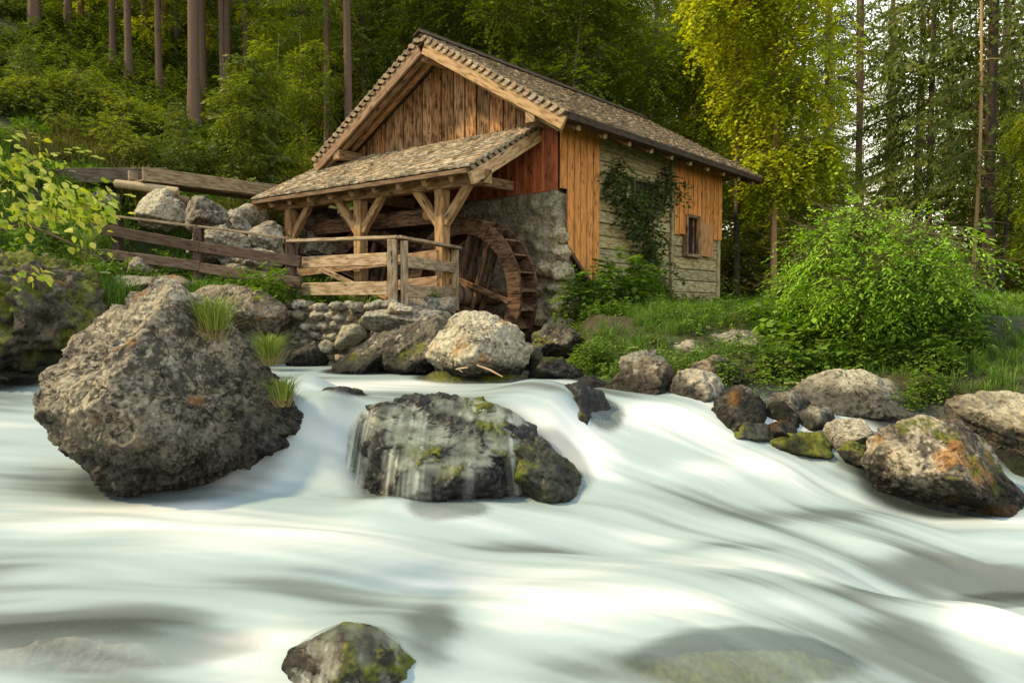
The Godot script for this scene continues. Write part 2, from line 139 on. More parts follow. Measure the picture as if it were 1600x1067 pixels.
class MB:
	var v := PackedVector3Array()
	var n := PackedVector3Array()
	var c := PackedColorArray()
	var uv := PackedVector2Array()
	var ix := PackedInt32Array()
	func tri(a: Vector3, b: Vector3, d: Vector3, col: Color, ua := Vector2.ZERO, ub := Vector2.ZERO, ud := Vector2.ZERO) -> void:
		var nn := (d - a).cross(b - a).normalized()
		var k := v.size()
		v.append(a); v.append(b); v.append(d)
		n.append(nn); n.append(nn); n.append(nn)
		c.append(col); c.append(col); c.append(col)
		uv.append(ua); uv.append(ub); uv.append(ud)
		ix.append(k); ix.append(k + 1); ix.append(k + 2)
	func leaf(a: Vector3, b: Vector3, d: Vector3, e: Vector3, col: Color) -> void:
		var nn := (d - a).cross(b - e)
		nn = nn.normalized()
		var k := v.size()
		v.append(a); v.append(b); v.append(d); v.append(e)
		n.append(nn); n.append(nn); n.append(nn); n.append(nn)
		c.append(col); c.append(col); c.append(col); c.append(col)
		ix.append(k); ix.append(k + 1); ix.append(k + 2)
		ix.append(k); ix.append(k + 2); ix.append(k + 3)
	func commit() -> ArrayMesh:
		var a := []
		a.resize(Mesh.ARRAY_MAX)
		a[Mesh.ARRAY_VERTEX] = v
		a[Mesh.ARRAY_NORMAL] = n
		a[Mesh.ARRAY_COLOR] = c
		if uv.size() == v.size():
			a[Mesh.ARRAY_TEX_UV] = uv
		a[Mesh.ARRAY_INDEX] = ix
		var m := ArrayMesh.new()
		m.add_surface_from_arrays(Mesh.PRIMITIVE_TRIANGLES, a)
		return m
	# a closed prism: outline counter-clockwise seen from +z of t, from z = 0 back to z = -thick; the grain runs along y (or x)
	func prism(t: Transform3D, pts: Array, thick: float, col: Color, off := Vector2.ZERO, along_x := false) -> void:
		var m := pts.size()
		for k in range(1, m - 1):
			_t(t, Vector3(pts[0].x, pts[0].y, 0), Vector3(pts[k + 1].x, pts[k + 1].y, 0), Vector3(pts[k].x, pts[k].y, 0), col, off, along_x)
			_t(t, Vector3(pts[0].x, pts[0].y, -thick), Vector3(pts[k].x, pts[k].y, -thick), Vector3(pts[k + 1].x, pts[k + 1].y, -thick), col, off, along_x)
		for k in m:
			var p: Vector2 = pts[k]
			var q: Vector2 = pts[(k + 1) % m]
			_t(t, Vector3(p.x, p.y, 0), Vector3(q.x, q.y, 0), Vector3(q.x, q.y, -thick), col, off, along_x)
			_t(t, Vector3(p.x, p.y, 0), Vector3(q.x, q.y, -thick), Vector3(p.x, p.y, -thick), col, off, along_x)
	func _t(t: Transform3D, a: Vector3, b: Vector3, d: Vector3, col: Color, off: Vector2, along_x: bool) -> void:
		tri(t * a, t * b, t * d, col, _u(a, off, along_x), _u(b, off, along_x), _u(d, off, along_x))
	func _u(p: Vector3, off: Vector2, along_x: bool) -> Vector2:
		if along_x:
			return Vector2(p.x / 2.0, (p.y + p.z) / 0.5) + off
		return Vector2(p.y / 2.0, (p.x + p.z) / 0.5) + off
	# a chamfered beam, long axis along local x, centred at the origin of t
	func beam(t: Transform3D, s: Vector3, col: Color, off := Vector2.ZERO, bev := 0.008) -> void:
		var h := s * 0.5
		var b := minf(bev, minf(h.x, minf(h.y, h.z)) * 0.5)
		for ax in 3:
			var a1 := (ax + 1) % 3
			var a2 := (ax + 2) % 3
			for sg in [-1.0, 1.0]:
				var q := []
				for k in [[-1, -1], [1, -1], [1, 1], [-1, 1]]:
					var p := Vector3.ZERO
					p[ax] = h[ax] * sg
					p[a1] = (h[a1] - b) * k[0]
					p[a2] = (h[a2] - b) * k[1]
					q.append(p)
				if sg > 0:
					q.reverse()
				_t(t, q[0], q[1], q[2], col, off, true)
				_t(t, q[0], q[2], q[3], col, off, true)
			# the four chamfers that run along this axis
			for s1 in [-1.0, 1.0]:
				for s2 in [-1.0, 1.0]:
					var e := []
					for k in [[-1, 0], [1, 0], [1, 1], [-1, 1]]:
						var p := Vector3.ZERO
						p[ax] = (h[ax] - b) * k[0]
						p[a1] = (h[a1] - (0.0 if k[1] == 0 else b)) * s1
						p[a2] = (h[a2] - (b if k[1] == 0 else 0.0)) * s2
						e.append(p)
					if s1 * s2 < 0:
						e.reverse()
					_t(t, e[0], e[1], e[2], col, off, true)
					_t(t, e[0], e[2], e[3], col, off, true)
		for sx in [-1.0, 1.0]:
			for sy in [-1.0, 1.0]:
				for sz in [-1.0, 1.0]:
					var p0 := Vector3(h.x * sx, (h.y - b) * sy, (h.z - b) * sz)
					var p1 := Vector3((h.x - b) * sx, h.y * sy, (h.z - b) * sz)
					var p2 := Vector3((h.x - b) * sx, (h.y - b) * sy, h.z * sz)
					if sx * sy * sz > 0:
						_t(t, p0, p2, p1, col, off, true)
					else:
						_t(t, p0, p1, p2, col, off, true)
	func tube(pts: Array, rad: Array, sides: int, col: Color, cap := true) -> void:
		var k0 := v.size()
		var m := pts.size()
		var run := 0.0
		for i in m:
			var d: Vector3 = (pts[mini(i + 1, m - 1)] - pts[maxi(i - 1, 0)]).normalized()
			var a := d.cross(Vector3(0.31, 0.2, 0.93) if absf(d.y) > 0.6 else Vector3.UP).normalized()
			var b := d.cross(a)
			if i > 0:
				run += (pts[i] - pts[i - 1]).length()
			for j in sides + 1:
				var an := TAU * j / sides
				var o := a * cos(an) + b * sin(an)
				v.append(pts[i] + o * rad[i])
				n.append(o)
				c.append(col)
				uv.append(Vector2(run / 2.0, float(j) / sides))
		for i in m - 1:
			for j in sides:
				var p := k0 + i * (sides + 1) + j
				var q := p + sides + 1
				ix.append(p); ix.append(q); ix.append(p + 1)
				ix.append(p + 1); ix.append(q); ix.append(q + 1)
		if cap:
			for e in [0, m - 1]:
				var r0: int = k0 + e * (sides + 1)
				for j in sides:
					if e == 0:
						tri(pts[e], v[r0 + j], v[r0 + j + 1], col)
					else:
						tri(pts[e], v[r0 + j + 1], v[r0 + j], col)

func setup() -> void:
	rng.seed = 7
	n1.seed = 3
	n1.noise_type = FastNoiseLite.TYPE_SIMPLEX_SMOOTH
	n1.frequency = 1.0
	n1.fractal_type = FastNoiseLite.FRACTAL_FBM
	n1.fractal_octaves = 4
	n2.seed = 9
	n2.noise_type = FastNoiseLite.TYPE_SIMPLEX_SMOOTH
	n2.frequency = 1.0
	n2.fractal_type = FastNoiseLite.FRACTAL_NONE
	n3.seed = 21
	n3.noise_type = FastNoiseLite.TYPE_SIMPLEX_SMOOTH
	n3.frequency = 1.0
	n3.fractal_type = FastNoiseLite.FRACTAL_RIDGED
	n3.fractal_octaves = 4
	n4.seed = 17
	n4.noise_type = FastNoiseLite.TYPE_CELLULAR
	n4.frequency = 1.0
	n4.cellular_return_type = FastNoiseLite.RETURN_DISTANCE2_SUB
	n4.domain_warp_enabled = true
	n4.domain_warp_amplitude = 0.25
	n4.domain_warp_frequency = 1.2
	var w_weather := wood_image(1, 0.85, 22, 0.12)
	var w_timber := wood_image(4, 0.5, 12, 0.0)
	var w_larch := wood_image(2, 0.42, 14, 0.02)
	var w_grey := wood_image(3, 0.5, 5, 0.16)
	M.weather = wood(w_weather, 0.85, 0.2)
	M.timber = wood(w_timber, 0.8, 0.12)
	M.larch = wood(w_larch, 0.6, 0.2)
	M.grey = wood(w_grey, 0.9, 0.3)
	M.rock = stone_material(1.1, 3.0)
	M.rockwet = stone_material(1.1, 1.6)
	M.rockwet.roughness = 0.42
	M.rockwet.metallic_specular = 0.22
	M.mortar = stone_material(1.0, 2.5)
	M.plain = mat(0.9)
	M.bark = mat(0.95)
	var bn := FastNoiseLite.new()
	bn.seed = 31
	bn.frequency = 0.03
	bn.fractal_octaves = 4
	bn.fractal_type = FastNoiseLite.FRACTAL_RIDGED
	M.bark.heightmap_enabled = true
	M.bark.heightmap_texture = noise_tex(bn, 512)
	M.bark.heightmap_scale = 3.0
	M.bark.uv1_triplanar = true
	M.bark.uv1_scale = Vector3(2.2, 0.9, 2.2)
	M.leaf = leaf_mat(0.55, Color(0.88, 0.95, 0.25))
	M.sunleaf = leaf_mat(0.5, Color(0.95, 0.95, 0.3))
	M.needle = leaf_mat(0.6, Color(0.85, 0.9, 0.35))
	M.grass = leaf_mat(0.55, Color(0.6, 0.65, 0.25))
	M.dark = mat(0.95)
	M.soil = stone_material(0.7, 4.0)

func mat(rough: float) -> StandardMaterial3D:
	var m := StandardMaterial3D.new()
	m.vertex_color_use_as_albedo = true
	m.roughness = rough
	m.metallic_specular = 0.3
	return m

func leaf_mat(rough: float, back: Color) -> StandardMaterial3D:
	var m := mat(rough)
	m.backlight_enabled = true
	m.backlight = back
	m.cull_mode = BaseMaterial3D.CULL_DISABLED
	return m

func noise_tex(f: FastNoiseLite, size: int) -> Texture2D:
	var t := NoiseTexture2D.new()
	t.width = size
	t.height = size
	t.seamless = true
	t.noise = f
	return t

func stone_material(scale: float, relief: float) -> StandardMaterial3D:
	var m := mat(0.88)
	var f := FastNoiseLite.new()
	f.seed = 44
	f.frequency = 0.012
	f.fractal_octaves = 6
	f.fractal_gain = 0.5
	m.heightmap_enabled = true
	m.heightmap_texture = noise_tex(f, 512)
	m.heightmap_scale = relief
	var g := f.duplicate()
	g.seed = 45
	g.frequency = 0.03
	var t: NoiseTexture2D = noise_tex(g, 512)
	var r := Gradient.new()
	r.set_color(0, Color(0.66, 0.66, 0.66))
	r.set_color(1, Color(1.0, 1.0, 1.0))
	r.set_offset(0, 0.25)
	r.set_offset(1, 0.75)
	t.color_ramp = r
	m.albedo_texture = t
	m.uv1_triplanar = true
	m.uv1_world_triplanar = true
	m.uv1_scale = Vector3.ONE * scale
	return m

func wood_image(sd: int, contrast: float, knots: int, cracks: float) -> Array:
	var w := 512
	var h := 256
	var im := Image.create(w, h, false, Image.FORMAT_RGB8)
	var hm := Image.create(w, h, false, Image.FORMAT_RGB8)
	var r := RandomNumberGenerator.new()
	r.seed = sd
	var ks := []
	for k in knots:
		ks.append(Vector3(r.randf() * w, r.randf() * h, r.randf_range(2.5, 6.0)))
	var off := sd * 37.0
	for y in h:
		for x in w:
			var yy := float(y)
			var dark := 0.0
			for k: Vector3 in ks:
				var dx := absf(x - k.x)
				dx = minf(dx, w - dx)
				if dx < 40.0:
					var dy := absf(y - k.y)
					dy = minf(dy, h - dy)
					if dy < 22.0:
						var q := (dx * dx * 0.3 + dy * dy) / (k.z * k.z)
						dark = maxf(dark, exp(-q * 0.8))
						yy += signf(y - k.y) * 9.0 * exp(-q * 0.25)
			# wrap along x by blending
			var fx := float(x) / w
			var a := n2.get_noise_2d(off + x * 0.003, yy * 0.16) * (1.0 - fx) + n2.get_noise_2d(off + (x - w) * 0.003, yy * 0.16) * fx
			var b := n1.get_noise_2d(off + x * 0.006, yy * 0.30) * (1.0 - fx) + n1.get_noise_2d(off + (x - w) * 0.006, yy * 0.30) * fx
			var s := n1.get_noise_2d(off + 90.0 + x * 0.012, yy * 0.03)
			var g := 0.5 + 0.5 * sin(yy * 0.55 + a * 6.0)
			var val := 1.0 - contrast * (0.22 * g + 0.22 * clampf(b + 0.3, 0.0, 1.0) + 0.45 * clampf(s * 1.4 + 0.25, 0.0, 1.0))
			var cr := 1.0 if n2.get_noise_2d(off + x * 0.004, yy * 0.28 + 50.0) > 0.75 - cracks else 0.0
			val *= 1.0 - 0.55 * cr * cracks * 5.0 * 0.8
			val = clampf(val * (1.0 - 0.75 * dark), 0.03, 1.0)
			var warm := clampf(s * 0.5, -0.2, 0.2)
			im.set_pixel(x, y, Color(val, val * (0.99 - 0.10 * warm - 0.06 * (1.0 - val)), val * (0.97 - 0.3 * warm - 0.05 * (1.0 - val))))
			var hv := clampf(0.6 + 0.3 * b - 0.3 * dark - 0.5 * cr * cracks * 4.0, 0.0, 1.0)
			hm.set_pixel(x, y, Color(hv, hv, hv))
	return [ImageTexture.create_from_image(im), ImageTexture.create_from_image(hm)]

func wood(maps: Array, rough: float, relief: float) -> StandardMaterial3D:
	var m := mat(rough)
	m.albedo_texture = maps[0]
	m.heightmap_enabled = true
	m.heightmap_texture = maps[1]
	m.heightmap_scale = relief
	return m

func numbered(called: String) -> String:
	if not taken.has(called):
		taken[called] = 0
		return called
	taken[called] += 1
	return "%s_%03d" % [called, taken[called]]

func tag(o: Node3D, label: String, category: String, group := "", kind := "") -> Node3D:
	if label:
		o.set_meta("label", label)
	if category:
		o.set_meta("category", category)
	if group:
		o.set_meta("group", group)
	if kind:
		o.set_meta("kind", kind)
	return o

func obj(called: String, mesh: Mesh, m: Material, parent: Node = self) -> MeshInstance3D:
	var o := MeshInstance3D.new()
	o.mesh = mesh
	o.material_override = m
	put(called, o, parent)
	return o

func put(called: String, o: Node3D, parent: Node = self) -> void:
	if parent == self:
		o.name = numbered(called)
	else:
		var c: Dictionary = parent.get_meta("names_", {})
		var k: int = c.get(called, 0)
		c[called] = k + 1
		parent.set_meta("names_", c)
		o.name = called if k == 0 else "%s_%03d" % [called, k]
	parent.add_child(o, true)

func thing(called: String, label: String, category: String, at := Vector3.ZERO, group := "") -> Node3D:
	var o := Node3D.new()
	put(called, o)
	o.position = at
	tag(o, label, category, group)
	return o

func cv(r: float, g: float, b: float, spread := 0.0) -> Color:
	var k := 1.0 + rng.randf_range(-spread, spread)
	return Color(r * k, g * k, b * k)

func vary(c: Color, spread: float) -> Color:
	var k := 1.0 + rng.randf_range(-spread, spread)
	var h := rng.randf_range(-spread, spread) * 0.35
	return Color(c.r * k * (1.0 + h), c.g * k, c.b * k * (1.0 - h))

func roff() -> Vector2:
	return Vector2(rng.randf(), rng.randf())

# a transform whose x axis runs from a to b, centred between them
func span(a: Vector3, b: Vector3, up := Vector3.UP) -> Transform3D:
	var x := (b - a).normalized()
	var z := x.cross(up).normalized()
	var y := z.cross(x)
	return Transform3D(Basis(x, y, z), (a + b) * 0.5)

func plank(called: String, a: Vector3, b: Vector3, height: float, thick: float, col: Color, m: Material, parent: Node, up := Vector3.UP, bev := 0.008) -> MeshInstance3D:
	var q := MB.new()
	q.beam(span(a, b, up), Vector3((b - a).length(), height, thick), col, roff(), bev)
	return obj(called, q.commit(), m, parent)

func sphere(level: int) -> Array:
	if spheres.has(level):
		return spheres[level]
	var t := (1.0 + sqrt(5.0)) / 2.0
	var vs := PackedVector3Array()
	for p in [Vector3(-1, t, 0), Vector3(1, t, 0), Vector3(-1, -t, 0), Vector3(1, -t, 0), Vector3(0, -1, t), Vector3(0, 1, t), Vector3(0, -1, -t), Vector3(0, 1, -t), Vector3(t, 0, -1), Vector3(t, 0, 1), Vector3(-t, 0, -1), Vector3(-t, 0, 1)]:
		vs.append(p.normalized())
	var f := PackedInt32Array([0, 11, 5, 0, 5, 1, 0, 1, 7, 0, 7, 10, 0, 10, 11, 1, 5, 9, 5, 11, 4, 11, 10, 2, 10, 7, 6, 7, 1, 8, 3, 9, 4, 3, 4, 2, 3, 2, 6, 3, 6, 8, 3, 8, 9, 4, 9, 5, 2, 4, 11, 6, 2, 10, 8, 6, 7, 9, 8, 1])
	for l in level:
		var mid := {}
		var g := PackedInt32Array()
		for k in range(0, f.size(), 3):
			var e := [0, 0, 0]
			for j in 3:
				var a := f[k + j]
				var b := f[k + (j + 1) % 3]
				var key := mini(a, b) * 1000000 + maxi(a, b)
				if not mid.has(key):
					mid[key] = vs.size()
					vs.append((vs[a] + vs[b]).normalized())
				e[j] = mid[key]
			g.append_array([f[k], e[0], e[2], f[k + 1], e[1], e[0], f[k + 2], e[2], e[1], e[0], e[1], e[2]])
		f = g
	# outward clockwise
	for k in range(0, f.size(), 3):
		var x := f[k + 1]
		f[k + 1] = f[k + 2]
		f[k + 2] = x
	spheres[level] = [vs, f]
	return spheres[level]

func normals_of(v: PackedVector3Array, f: PackedInt32Array) -> PackedVector3Array:
	var n := PackedVector3Array()
	n.resize(v.size())
	for k in range(0, f.size(), 3):
		var a := v[f[k]]
		var x := (v[f[k + 2]] - a).cross(v[f[k + 1]] - a)
		n[f[k]] += x
		n[f[k + 1]] += x
		n[f[k + 2]] += x
	for k in n.size():
		n[k] = n[k].normalized()
	return n

func mesh_from(v: PackedVector3Array, n: PackedVector3Array, c: PackedColorArray, f: PackedInt32Array) -> ArrayMesh:
	var a := []
	a.resize(Mesh.ARRAY_MAX)
	a[Mesh.ARRAY_VERTEX] = v
	a[Mesh.ARRAY_NORMAL] = n
	a[Mesh.ARRAY_COLOR] = c
	a[Mesh.ARRAY_INDEX] = f
	var m := ArrayMesh.new()
	m.add_surface_from_arrays(Mesh.PRIMITIVE_TRIANGLES, a)
	return m

# ---------------------------------------------------------------- rocks
# style: [stone, second stone, dark lichen share, pale lichen share, moss share, stain share, wet height above water, roughness of shape]
var STYLES := {
	"great": [Color(0.36, 0.31, 0.225), Color(0.20, 0.175, 0.14), 0.42, 0.35, 0.05, 0.015, 0.68, 0.060],  # dark foot reaches well above the wet edge, over the lower third
	"pale": [Color(0.44, 0.40, 0.30), Color(0.33, 0.29, 0.21), 0.24, 0.4, 0.0, 0.12, 0.2, 0.05],
	"pale2": [Color(0.38, 0.34, 0.26), Color(0.25, 0.22, 0.17), 0.25, 0.3, 0.05, 0.05, 0.12, 0.08],
	"bright": [Color(0.52, 0.45, 0.33), Color(0.40, 0.34, 0.24), 0.10, 0.3, 0.0, 0.2, 0.3, 0.05],
	"grey": [Color(0.26, 0.245, 0.20), Color(0.17, 0.155, 0.12), 0.3, 0.25, 0.15, 0.0, 0.1, 0.07],
	"brown": [Color(0.27, 0.22, 0.155), Color(0.15, 0.12, 0.085), 0.4, 0.3, 0.1, 0.1, 0.2, 0.07],
	"brownmoss": [Color(0.21, 0.18, 0.13), Color(0.10, 0.085, 0.06), 0.45, 0.2, 0.3, 0.05, 0.25, 0.06],
	"dark": [Color(0.15, 0.135, 0.10), Color(0.07, 0.06, 0.045), 0.45, 0.3, 0.35, 0.05, 0.25, 0.08],
	"darkpale": [Color(0.30, 0.26, 0.19), Color(0.12, 0.10, 0.08), 0.45, 0.25, 0.05, 0.0, 0.0, 0.07],
	"mossbank": [Color(0.13, 0.11, 0.08), Color(0.06, 0.05, 0.035), 0.5, 0.1, 0.62, 0.15, 0.4, 0.13],
	"moss": [Color(0.14, 0.12, 0.08), Color(0.08, 0.07, 0.05), 0.3, 0.05, 0.9, 0.0, 0.05, 0.08],
	"mossy": [Color(0.45, 0.39, 0.29), Color(0.085, 0.06, 0.045), 0.52, 0.25, 0.42, 0.35, 0.25, 0.06],
	"wet": [Color(0.040, 0.040, 0.040), Color(0.022, 0.022, 0.025), 0.3, 0.0, 0.36, 0.0, 0.0, 0.07],
	"wetmoss": [Color(0.06, 0.062, 0.045), Color(0.035, 0.035, 0.03), 0.3, 0.0, 0.55, 0.0, 0.0, 0.08],
	"wetdome": [Color(0.055, 0.048, 0.036), Color(0.026, 0.025, 0.024), 0.4, 0.0, 0.5, 0.0, 0.0, 0.05],
	"drowned": [Color(0.26, 0.22, 0.17), Color(0.16, 0.14, 0.11), 0.2, 0.2, 0.0, 0.0, 0.0, 0.05],
	"drownedmoss": [Color(0.20, 0.21, 0.06), Color(0.13, 0.14, 0.05), 0.1, 0.0, 1.0, 0.0, 0.0, 0.05],
	"quoin": [Color(0.43, 0.37, 0.24), Color(0.30, 0.25, 0.155), 0.26, 0.3, 0.0, 0.05, 0.1, 0.09],
	"smooth": [Color(0.33, 0.29, 0.20), Color(0.27, 0.24, 0.17), 0.03, 0.1, 0.0, 0.0, 0.05, 0.02],
	"slab": [Color(0.28, 0.25, 0.19), Color(0.22, 0.20, 0.15), 0.08, 0.2, 0.0, 0.0, 0.0, 0.03],
}

func rock(called: String, label: String, style: String, at: Vector3, thick: float, level: int, sd: int, group: String, outline: Array) -> MeshInstance3D:
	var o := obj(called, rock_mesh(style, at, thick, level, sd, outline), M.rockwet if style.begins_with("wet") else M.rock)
	o.position = at
	var wide := 0.0
	for p: Vector2 in outline:
		wide = maxf(wide, absf(p.x))
	rock_spots.append(Vector3(at.x, -at.z, wide))
	tag(o, label, called, group if group else "rocks along the stream and bank")
	if style == "wet" and level == 6:
		veil(rock_mesh(style, at, thick, level, sd, outline, 0.2, 1.045), o.mesh, o.position, -0.62, 0.62, sd)
	elif style == "wetdome":
		veil(rock_mesh(style, at, thick, level, sd, outline, 0.2, 1.05), o.mesh, o.position, -0.6, 0.75, sd)
	return o

func rock_mesh(style: String, at: Vector3, thick: float, level: int, sd: int, outline: Array, smooth := 1.0, grow := 1.0) -> ArrayMesh:
	var st: Array = STYLES[style]
	var r := RandomNumberGenerator.new()
	r.seed = sd
	var pl: Array[Vector3] = []    # plane normal / distance
	for k in outline.size():
		var p: Vector2 = outline[k]
		var q: Vector2 = outline[(k + 1) % outline.size()]
		var nn := Vector2(q.y - p.y, p.x - q.x).normalized()
		var h := maxf(nn.dot(p), 0.05)
		for s in [-1.0, 1.0]:
			var a := r.randf_range(0.12, 0.75)
			pl.append(Vector3(nn.x * cos(a), nn.y * cos(a), s * sin(a)) / (h * cos(a)))
	for s in [-1.0, 1.0]:
		for k in 2:
			var t := Vector3(r.randf_range(-0.35, 0.35), r.randf_range(-0.12, 0.22) if style == "great" else r.randf_range(-0.1, 0.45), s).normalized()
			pl.append(t / (thick * r.randf_range(0.85, 1.1)))
	if style == "great":
		for t: Vector3 in [Vector3(-0.62, 0.42, 0.72), Vector3(0.42, 0.50, 0.80), Vector3(0.15, -0.42, 0.90), Vector3(-0.45, -0.25, 0.88), Vector3(0.62, -0.1, 0.75)]:
			pl.append(t.normalized() / (thick * 0.86))
	elif thick > 0.22 and style != "wetdome":
		for k in 4:
			var t := Vector3(r.randf_range(-0.9, 0.9), r.randf_range(-0.5, 0.8), r.randf_range(0.4, 1.0)).normalized()
			pl.append(t / (thick * r.randf_range(0.86, 1.0) * (1.0 + 0.25 * absf(t.x))))
	var sp := sphere(level)
	var vs: PackedVector3Array = sp[0]
	var f: PackedInt32Array = sp[1]
	var v := PackedVector3Array()
	v.resize(vs.size())
	var rough: float = st[7] * smooth
	var so := Vector3(sd * 3.7, sd * 1.3, sd * 7.1)
	for i in vs.size():
		var d := vs[i]
		var acc := 0.0
		for p in pl:
			var x := p.dot(d)
			if x > 0.0:
				var x2 := x * x
				var x4 := x2 * x2
				var x8 := x4 * x4
				acc += x8 * x8 * x8
		var rad := 1.03 * grow * pow(acc, -1.0 / 24.0)
		var w := d * rad
		var big := n1.get_noise_3dv(w * 1.3 + so)
		var mid := n3.get_noise_3dv(w * 2.6 + so)
		var fine := n1.get_noise_3dv(w * 9.0 - so)
		rad += rough * ((0.5 if style == "great" else 0.65) * big + 0.8 * mid + 0.30 * fine) * (0.5 + minf(rad, 1.4))
		# ledges: a few cracks that run across
		var lay := n2.get_noise_3dv(Vector3(w.x * 0.7, w.y * 4.5 + w.x * 1.5, w.z * 0.7) + so)
		rad -= rough * 0.75 * smoothstep(0.42, 0.6, lay) * minf(rad, 1.0)
		var ck := minf(absf(n2.get_noise_3dv(w * 0.9 + so * 2.0 + Vector3(big, fine, 0) * 0.35)), absf(n2.get_noise_3dv(w * 2.1 - so + Vector3(big, fine, 0) * 0.2)) * 1.3)
		rad -= rough * 0.65 * (1.0 - smoothstep(0.0, 0.07, ck)) * minf(rad, 1.0)
		v[i] = d * rad
	var n := normals_of(v, f)
	var c := PackedColorArray()
	c.resize(v.size())
	var ca: Color = st[0]
	var cb: Color = st[1]
	var wet_h: float = st[6]
	for i in v.size():
		var w := v[i] + so
		var a := n1.get_noise_3dv(w * 1.7)
		var b := n1.get_noise_3dv(w * 6.5)
		var e := n2.get_noise_3dv(w * 17.0)
		var col := ca.lerp(cb, clampf(0.45 + 0.9 * a + 0.3 * e, 0.0, 1.0))
		col = col * (1.0 + 0.22 * b)
		var e2 := n1.get_noise_3dv(w * 13.0)
		var dk := smoothstep(0.06, 0.34, b * 0.5 + 0.3 * a + 0.4 * e2 + 0.3 * n1.get_noise_3dv(w * 31.0) + (st[2] - 0.3) * 0.9)
		col = col.lerp(Color(0.04, 0.036, 0.033), dk * 0.85)
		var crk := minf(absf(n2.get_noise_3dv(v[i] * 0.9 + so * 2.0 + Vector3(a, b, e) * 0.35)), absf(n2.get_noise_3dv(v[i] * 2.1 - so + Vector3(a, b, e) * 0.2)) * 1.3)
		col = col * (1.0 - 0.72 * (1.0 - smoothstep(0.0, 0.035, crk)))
		var pal := smoothstep(0.30, 0.40, n1.get_noise_3dv(w * 5.0 + Vector3(40, 0, 0)) * 0.8 + 0.2 * e + (st[3] - 0.3) * 0.7)
		col = col.lerp(Color(0.50, 0.47, 0.38), pal * 0.5)
		if st[5] > 0.0:
			var sn := smoothstep(0.2, 0.4, n1.get_noise_3dv(w * 1.9 + Vector3(0, 70, 0)) + (st[5] - 0.3) * 0.9)
			col = col.lerp(Color(0.30, 0.145, 0.04), sn * 0.7)
		if st[4] > 0.0:
			var ms := smoothstep(0.18, 0.42, n1.get_noise_3dv(w * 1.5 + Vector3(0, 0, 50)) * 0.9 + 0.25 * b + 0.25 * n[i].y + (st[4] - 0.5) * 1.1)
			col = col.lerp(Color(0.135, 0.140, 0.018).lerp(Color(0.07, 0.085, 0.015), 0.5 + 0.5 * e), ms * 0.95)
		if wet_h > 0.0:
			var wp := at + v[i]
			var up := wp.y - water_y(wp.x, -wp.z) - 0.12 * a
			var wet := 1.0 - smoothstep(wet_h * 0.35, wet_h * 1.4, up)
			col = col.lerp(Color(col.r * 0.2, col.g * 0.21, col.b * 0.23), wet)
		c[i] = Color(maxf(col.r, 0.012), maxf(col.g, 0.012), maxf(col.b, 0.010))
	return mesh_from(v, n, c, f)

# ---------------------------------------------------------------- ground and stream
var SHORE := [Vector2(-30, 9), Vector2(-12, 8.7), Vector2(-6.1, 9.4), Vector2(-5.1, 9.5), Vector2(-3.2, 10.9), Vector2(-1.96, 10.0), Vector2(-0.73, 9.1), Vector2(0.22, 8.9), Vector2(0.67, 8.2), Vector2(0.9, 7.6), Vector2(1.45, 7.4), Vector2(1.71, 7.0), Vector2(2.99, 6.8), Vector2(3.3, 6.3), Vector2(3.76, 6.0), Vector2(6, 4.8), Vector2(10, 3), Vector2(30, -4)]
# swells of the water: x, distance, radius across, radius along, height
var SWELLS := []
# foam (+) and clear dark water (-): x, distance, radius across, radius along, amount
var FOAM := []
# rocks that the water thins over or beside: x, distance, radius across, radius along, least opacity
var THIN := []

func shore(x: float) -> float:
	for k in range(1, SHORE.size()):
		if x < SHORE[k].x:
			var a: Vector2 = SHORE[k - 1]
			var b: Vector2 = SHORE[k]
			return lerpf(a.y, b.y, clampf((x - a.x) / (b.x - a.x), 0.0, 1.0))
	return -4.0

func water_y(x: float, d: float) -> float:
	var lower := -1.45 - (6.0 - d) * (0.12 if d < 6.0 else 0.05)
	var l := smoothstep(-2.2, -2.9, x)
	var r := smoothstep(0.3, 1.0, x)
	var c := 6.35 + 1.1 * l + 0.35 * r
	var wd := 0.9 + 1.9 * l + 1.2 * r
	var y := lerpf(-0.8, lower, 1.0 - smoothstep(c - wd * 0.5, c + wd * 0.5, d))
	return y

func water_full(x: float, d: float) -> float:
	var y := water_y(x, d)
	for w: Array in SWELLS:
		var dx: float = (x - w[0]) / w[2]
		var dd: float = (d - w[1]) / w[3]
		var r := dx * dx + dd * dd
		if r < 6.0:
			y += w[4] * exp(-r)
	var near := clampf((8.0 - d) / 3.0, 0.15, 1.0)
	var xr := maxf(0.0, x)
	var s := x * 0.8 - d * 0.35
	var q := d + 0.2 * x + 0.2 * minf(xr * xr, 9.0) + 0.15 * sin(x * 0.9)
	y += 0.038 * near * n2.get_noise_2d(s * 0.7, q * 1.2)
	y += 0.014 * near * n2.get_noise_2d(s * 0.9 + 30.0, q * 3.4)
	return y

func hill(x: float, d: float) -> float:
	var w := (x - 0.741) * -0.777 + (d - 12.5) * 0.63
	var s := (x - 0.741) * 0.63 + (d - 12.5) * 0.777
	var y := -0.05 - 0.012 * maxf(0.0, -w)
	var pts := [[2.5, 0.0], [4.5, 0.3], [5.8, 0.6], [7.2, 1.7], [8.2, 2.2], [11.0, 3.5], [18.5, 7.8], [40.0, 21.0], [90.0, 40.0], [400.0, 60.0]]
	var up := 0.0
	for k in range(1, pts.size()):
		if w >= pts[k - 1][0]:
			up = lerpf(pts[k - 1][1], pts[k][1], minf((w - pts[k - 1][0]) / (pts[k][0] - pts[k - 1][0]), 1.0))
	up += maxf(0.0, s - 8.5) * 0.22 * smoothstep(-3.0, 4.0, w)
	var m := smoothstep(9.0, -4.0, x - 0.22 * (d - 20.0))
	return y + up * m

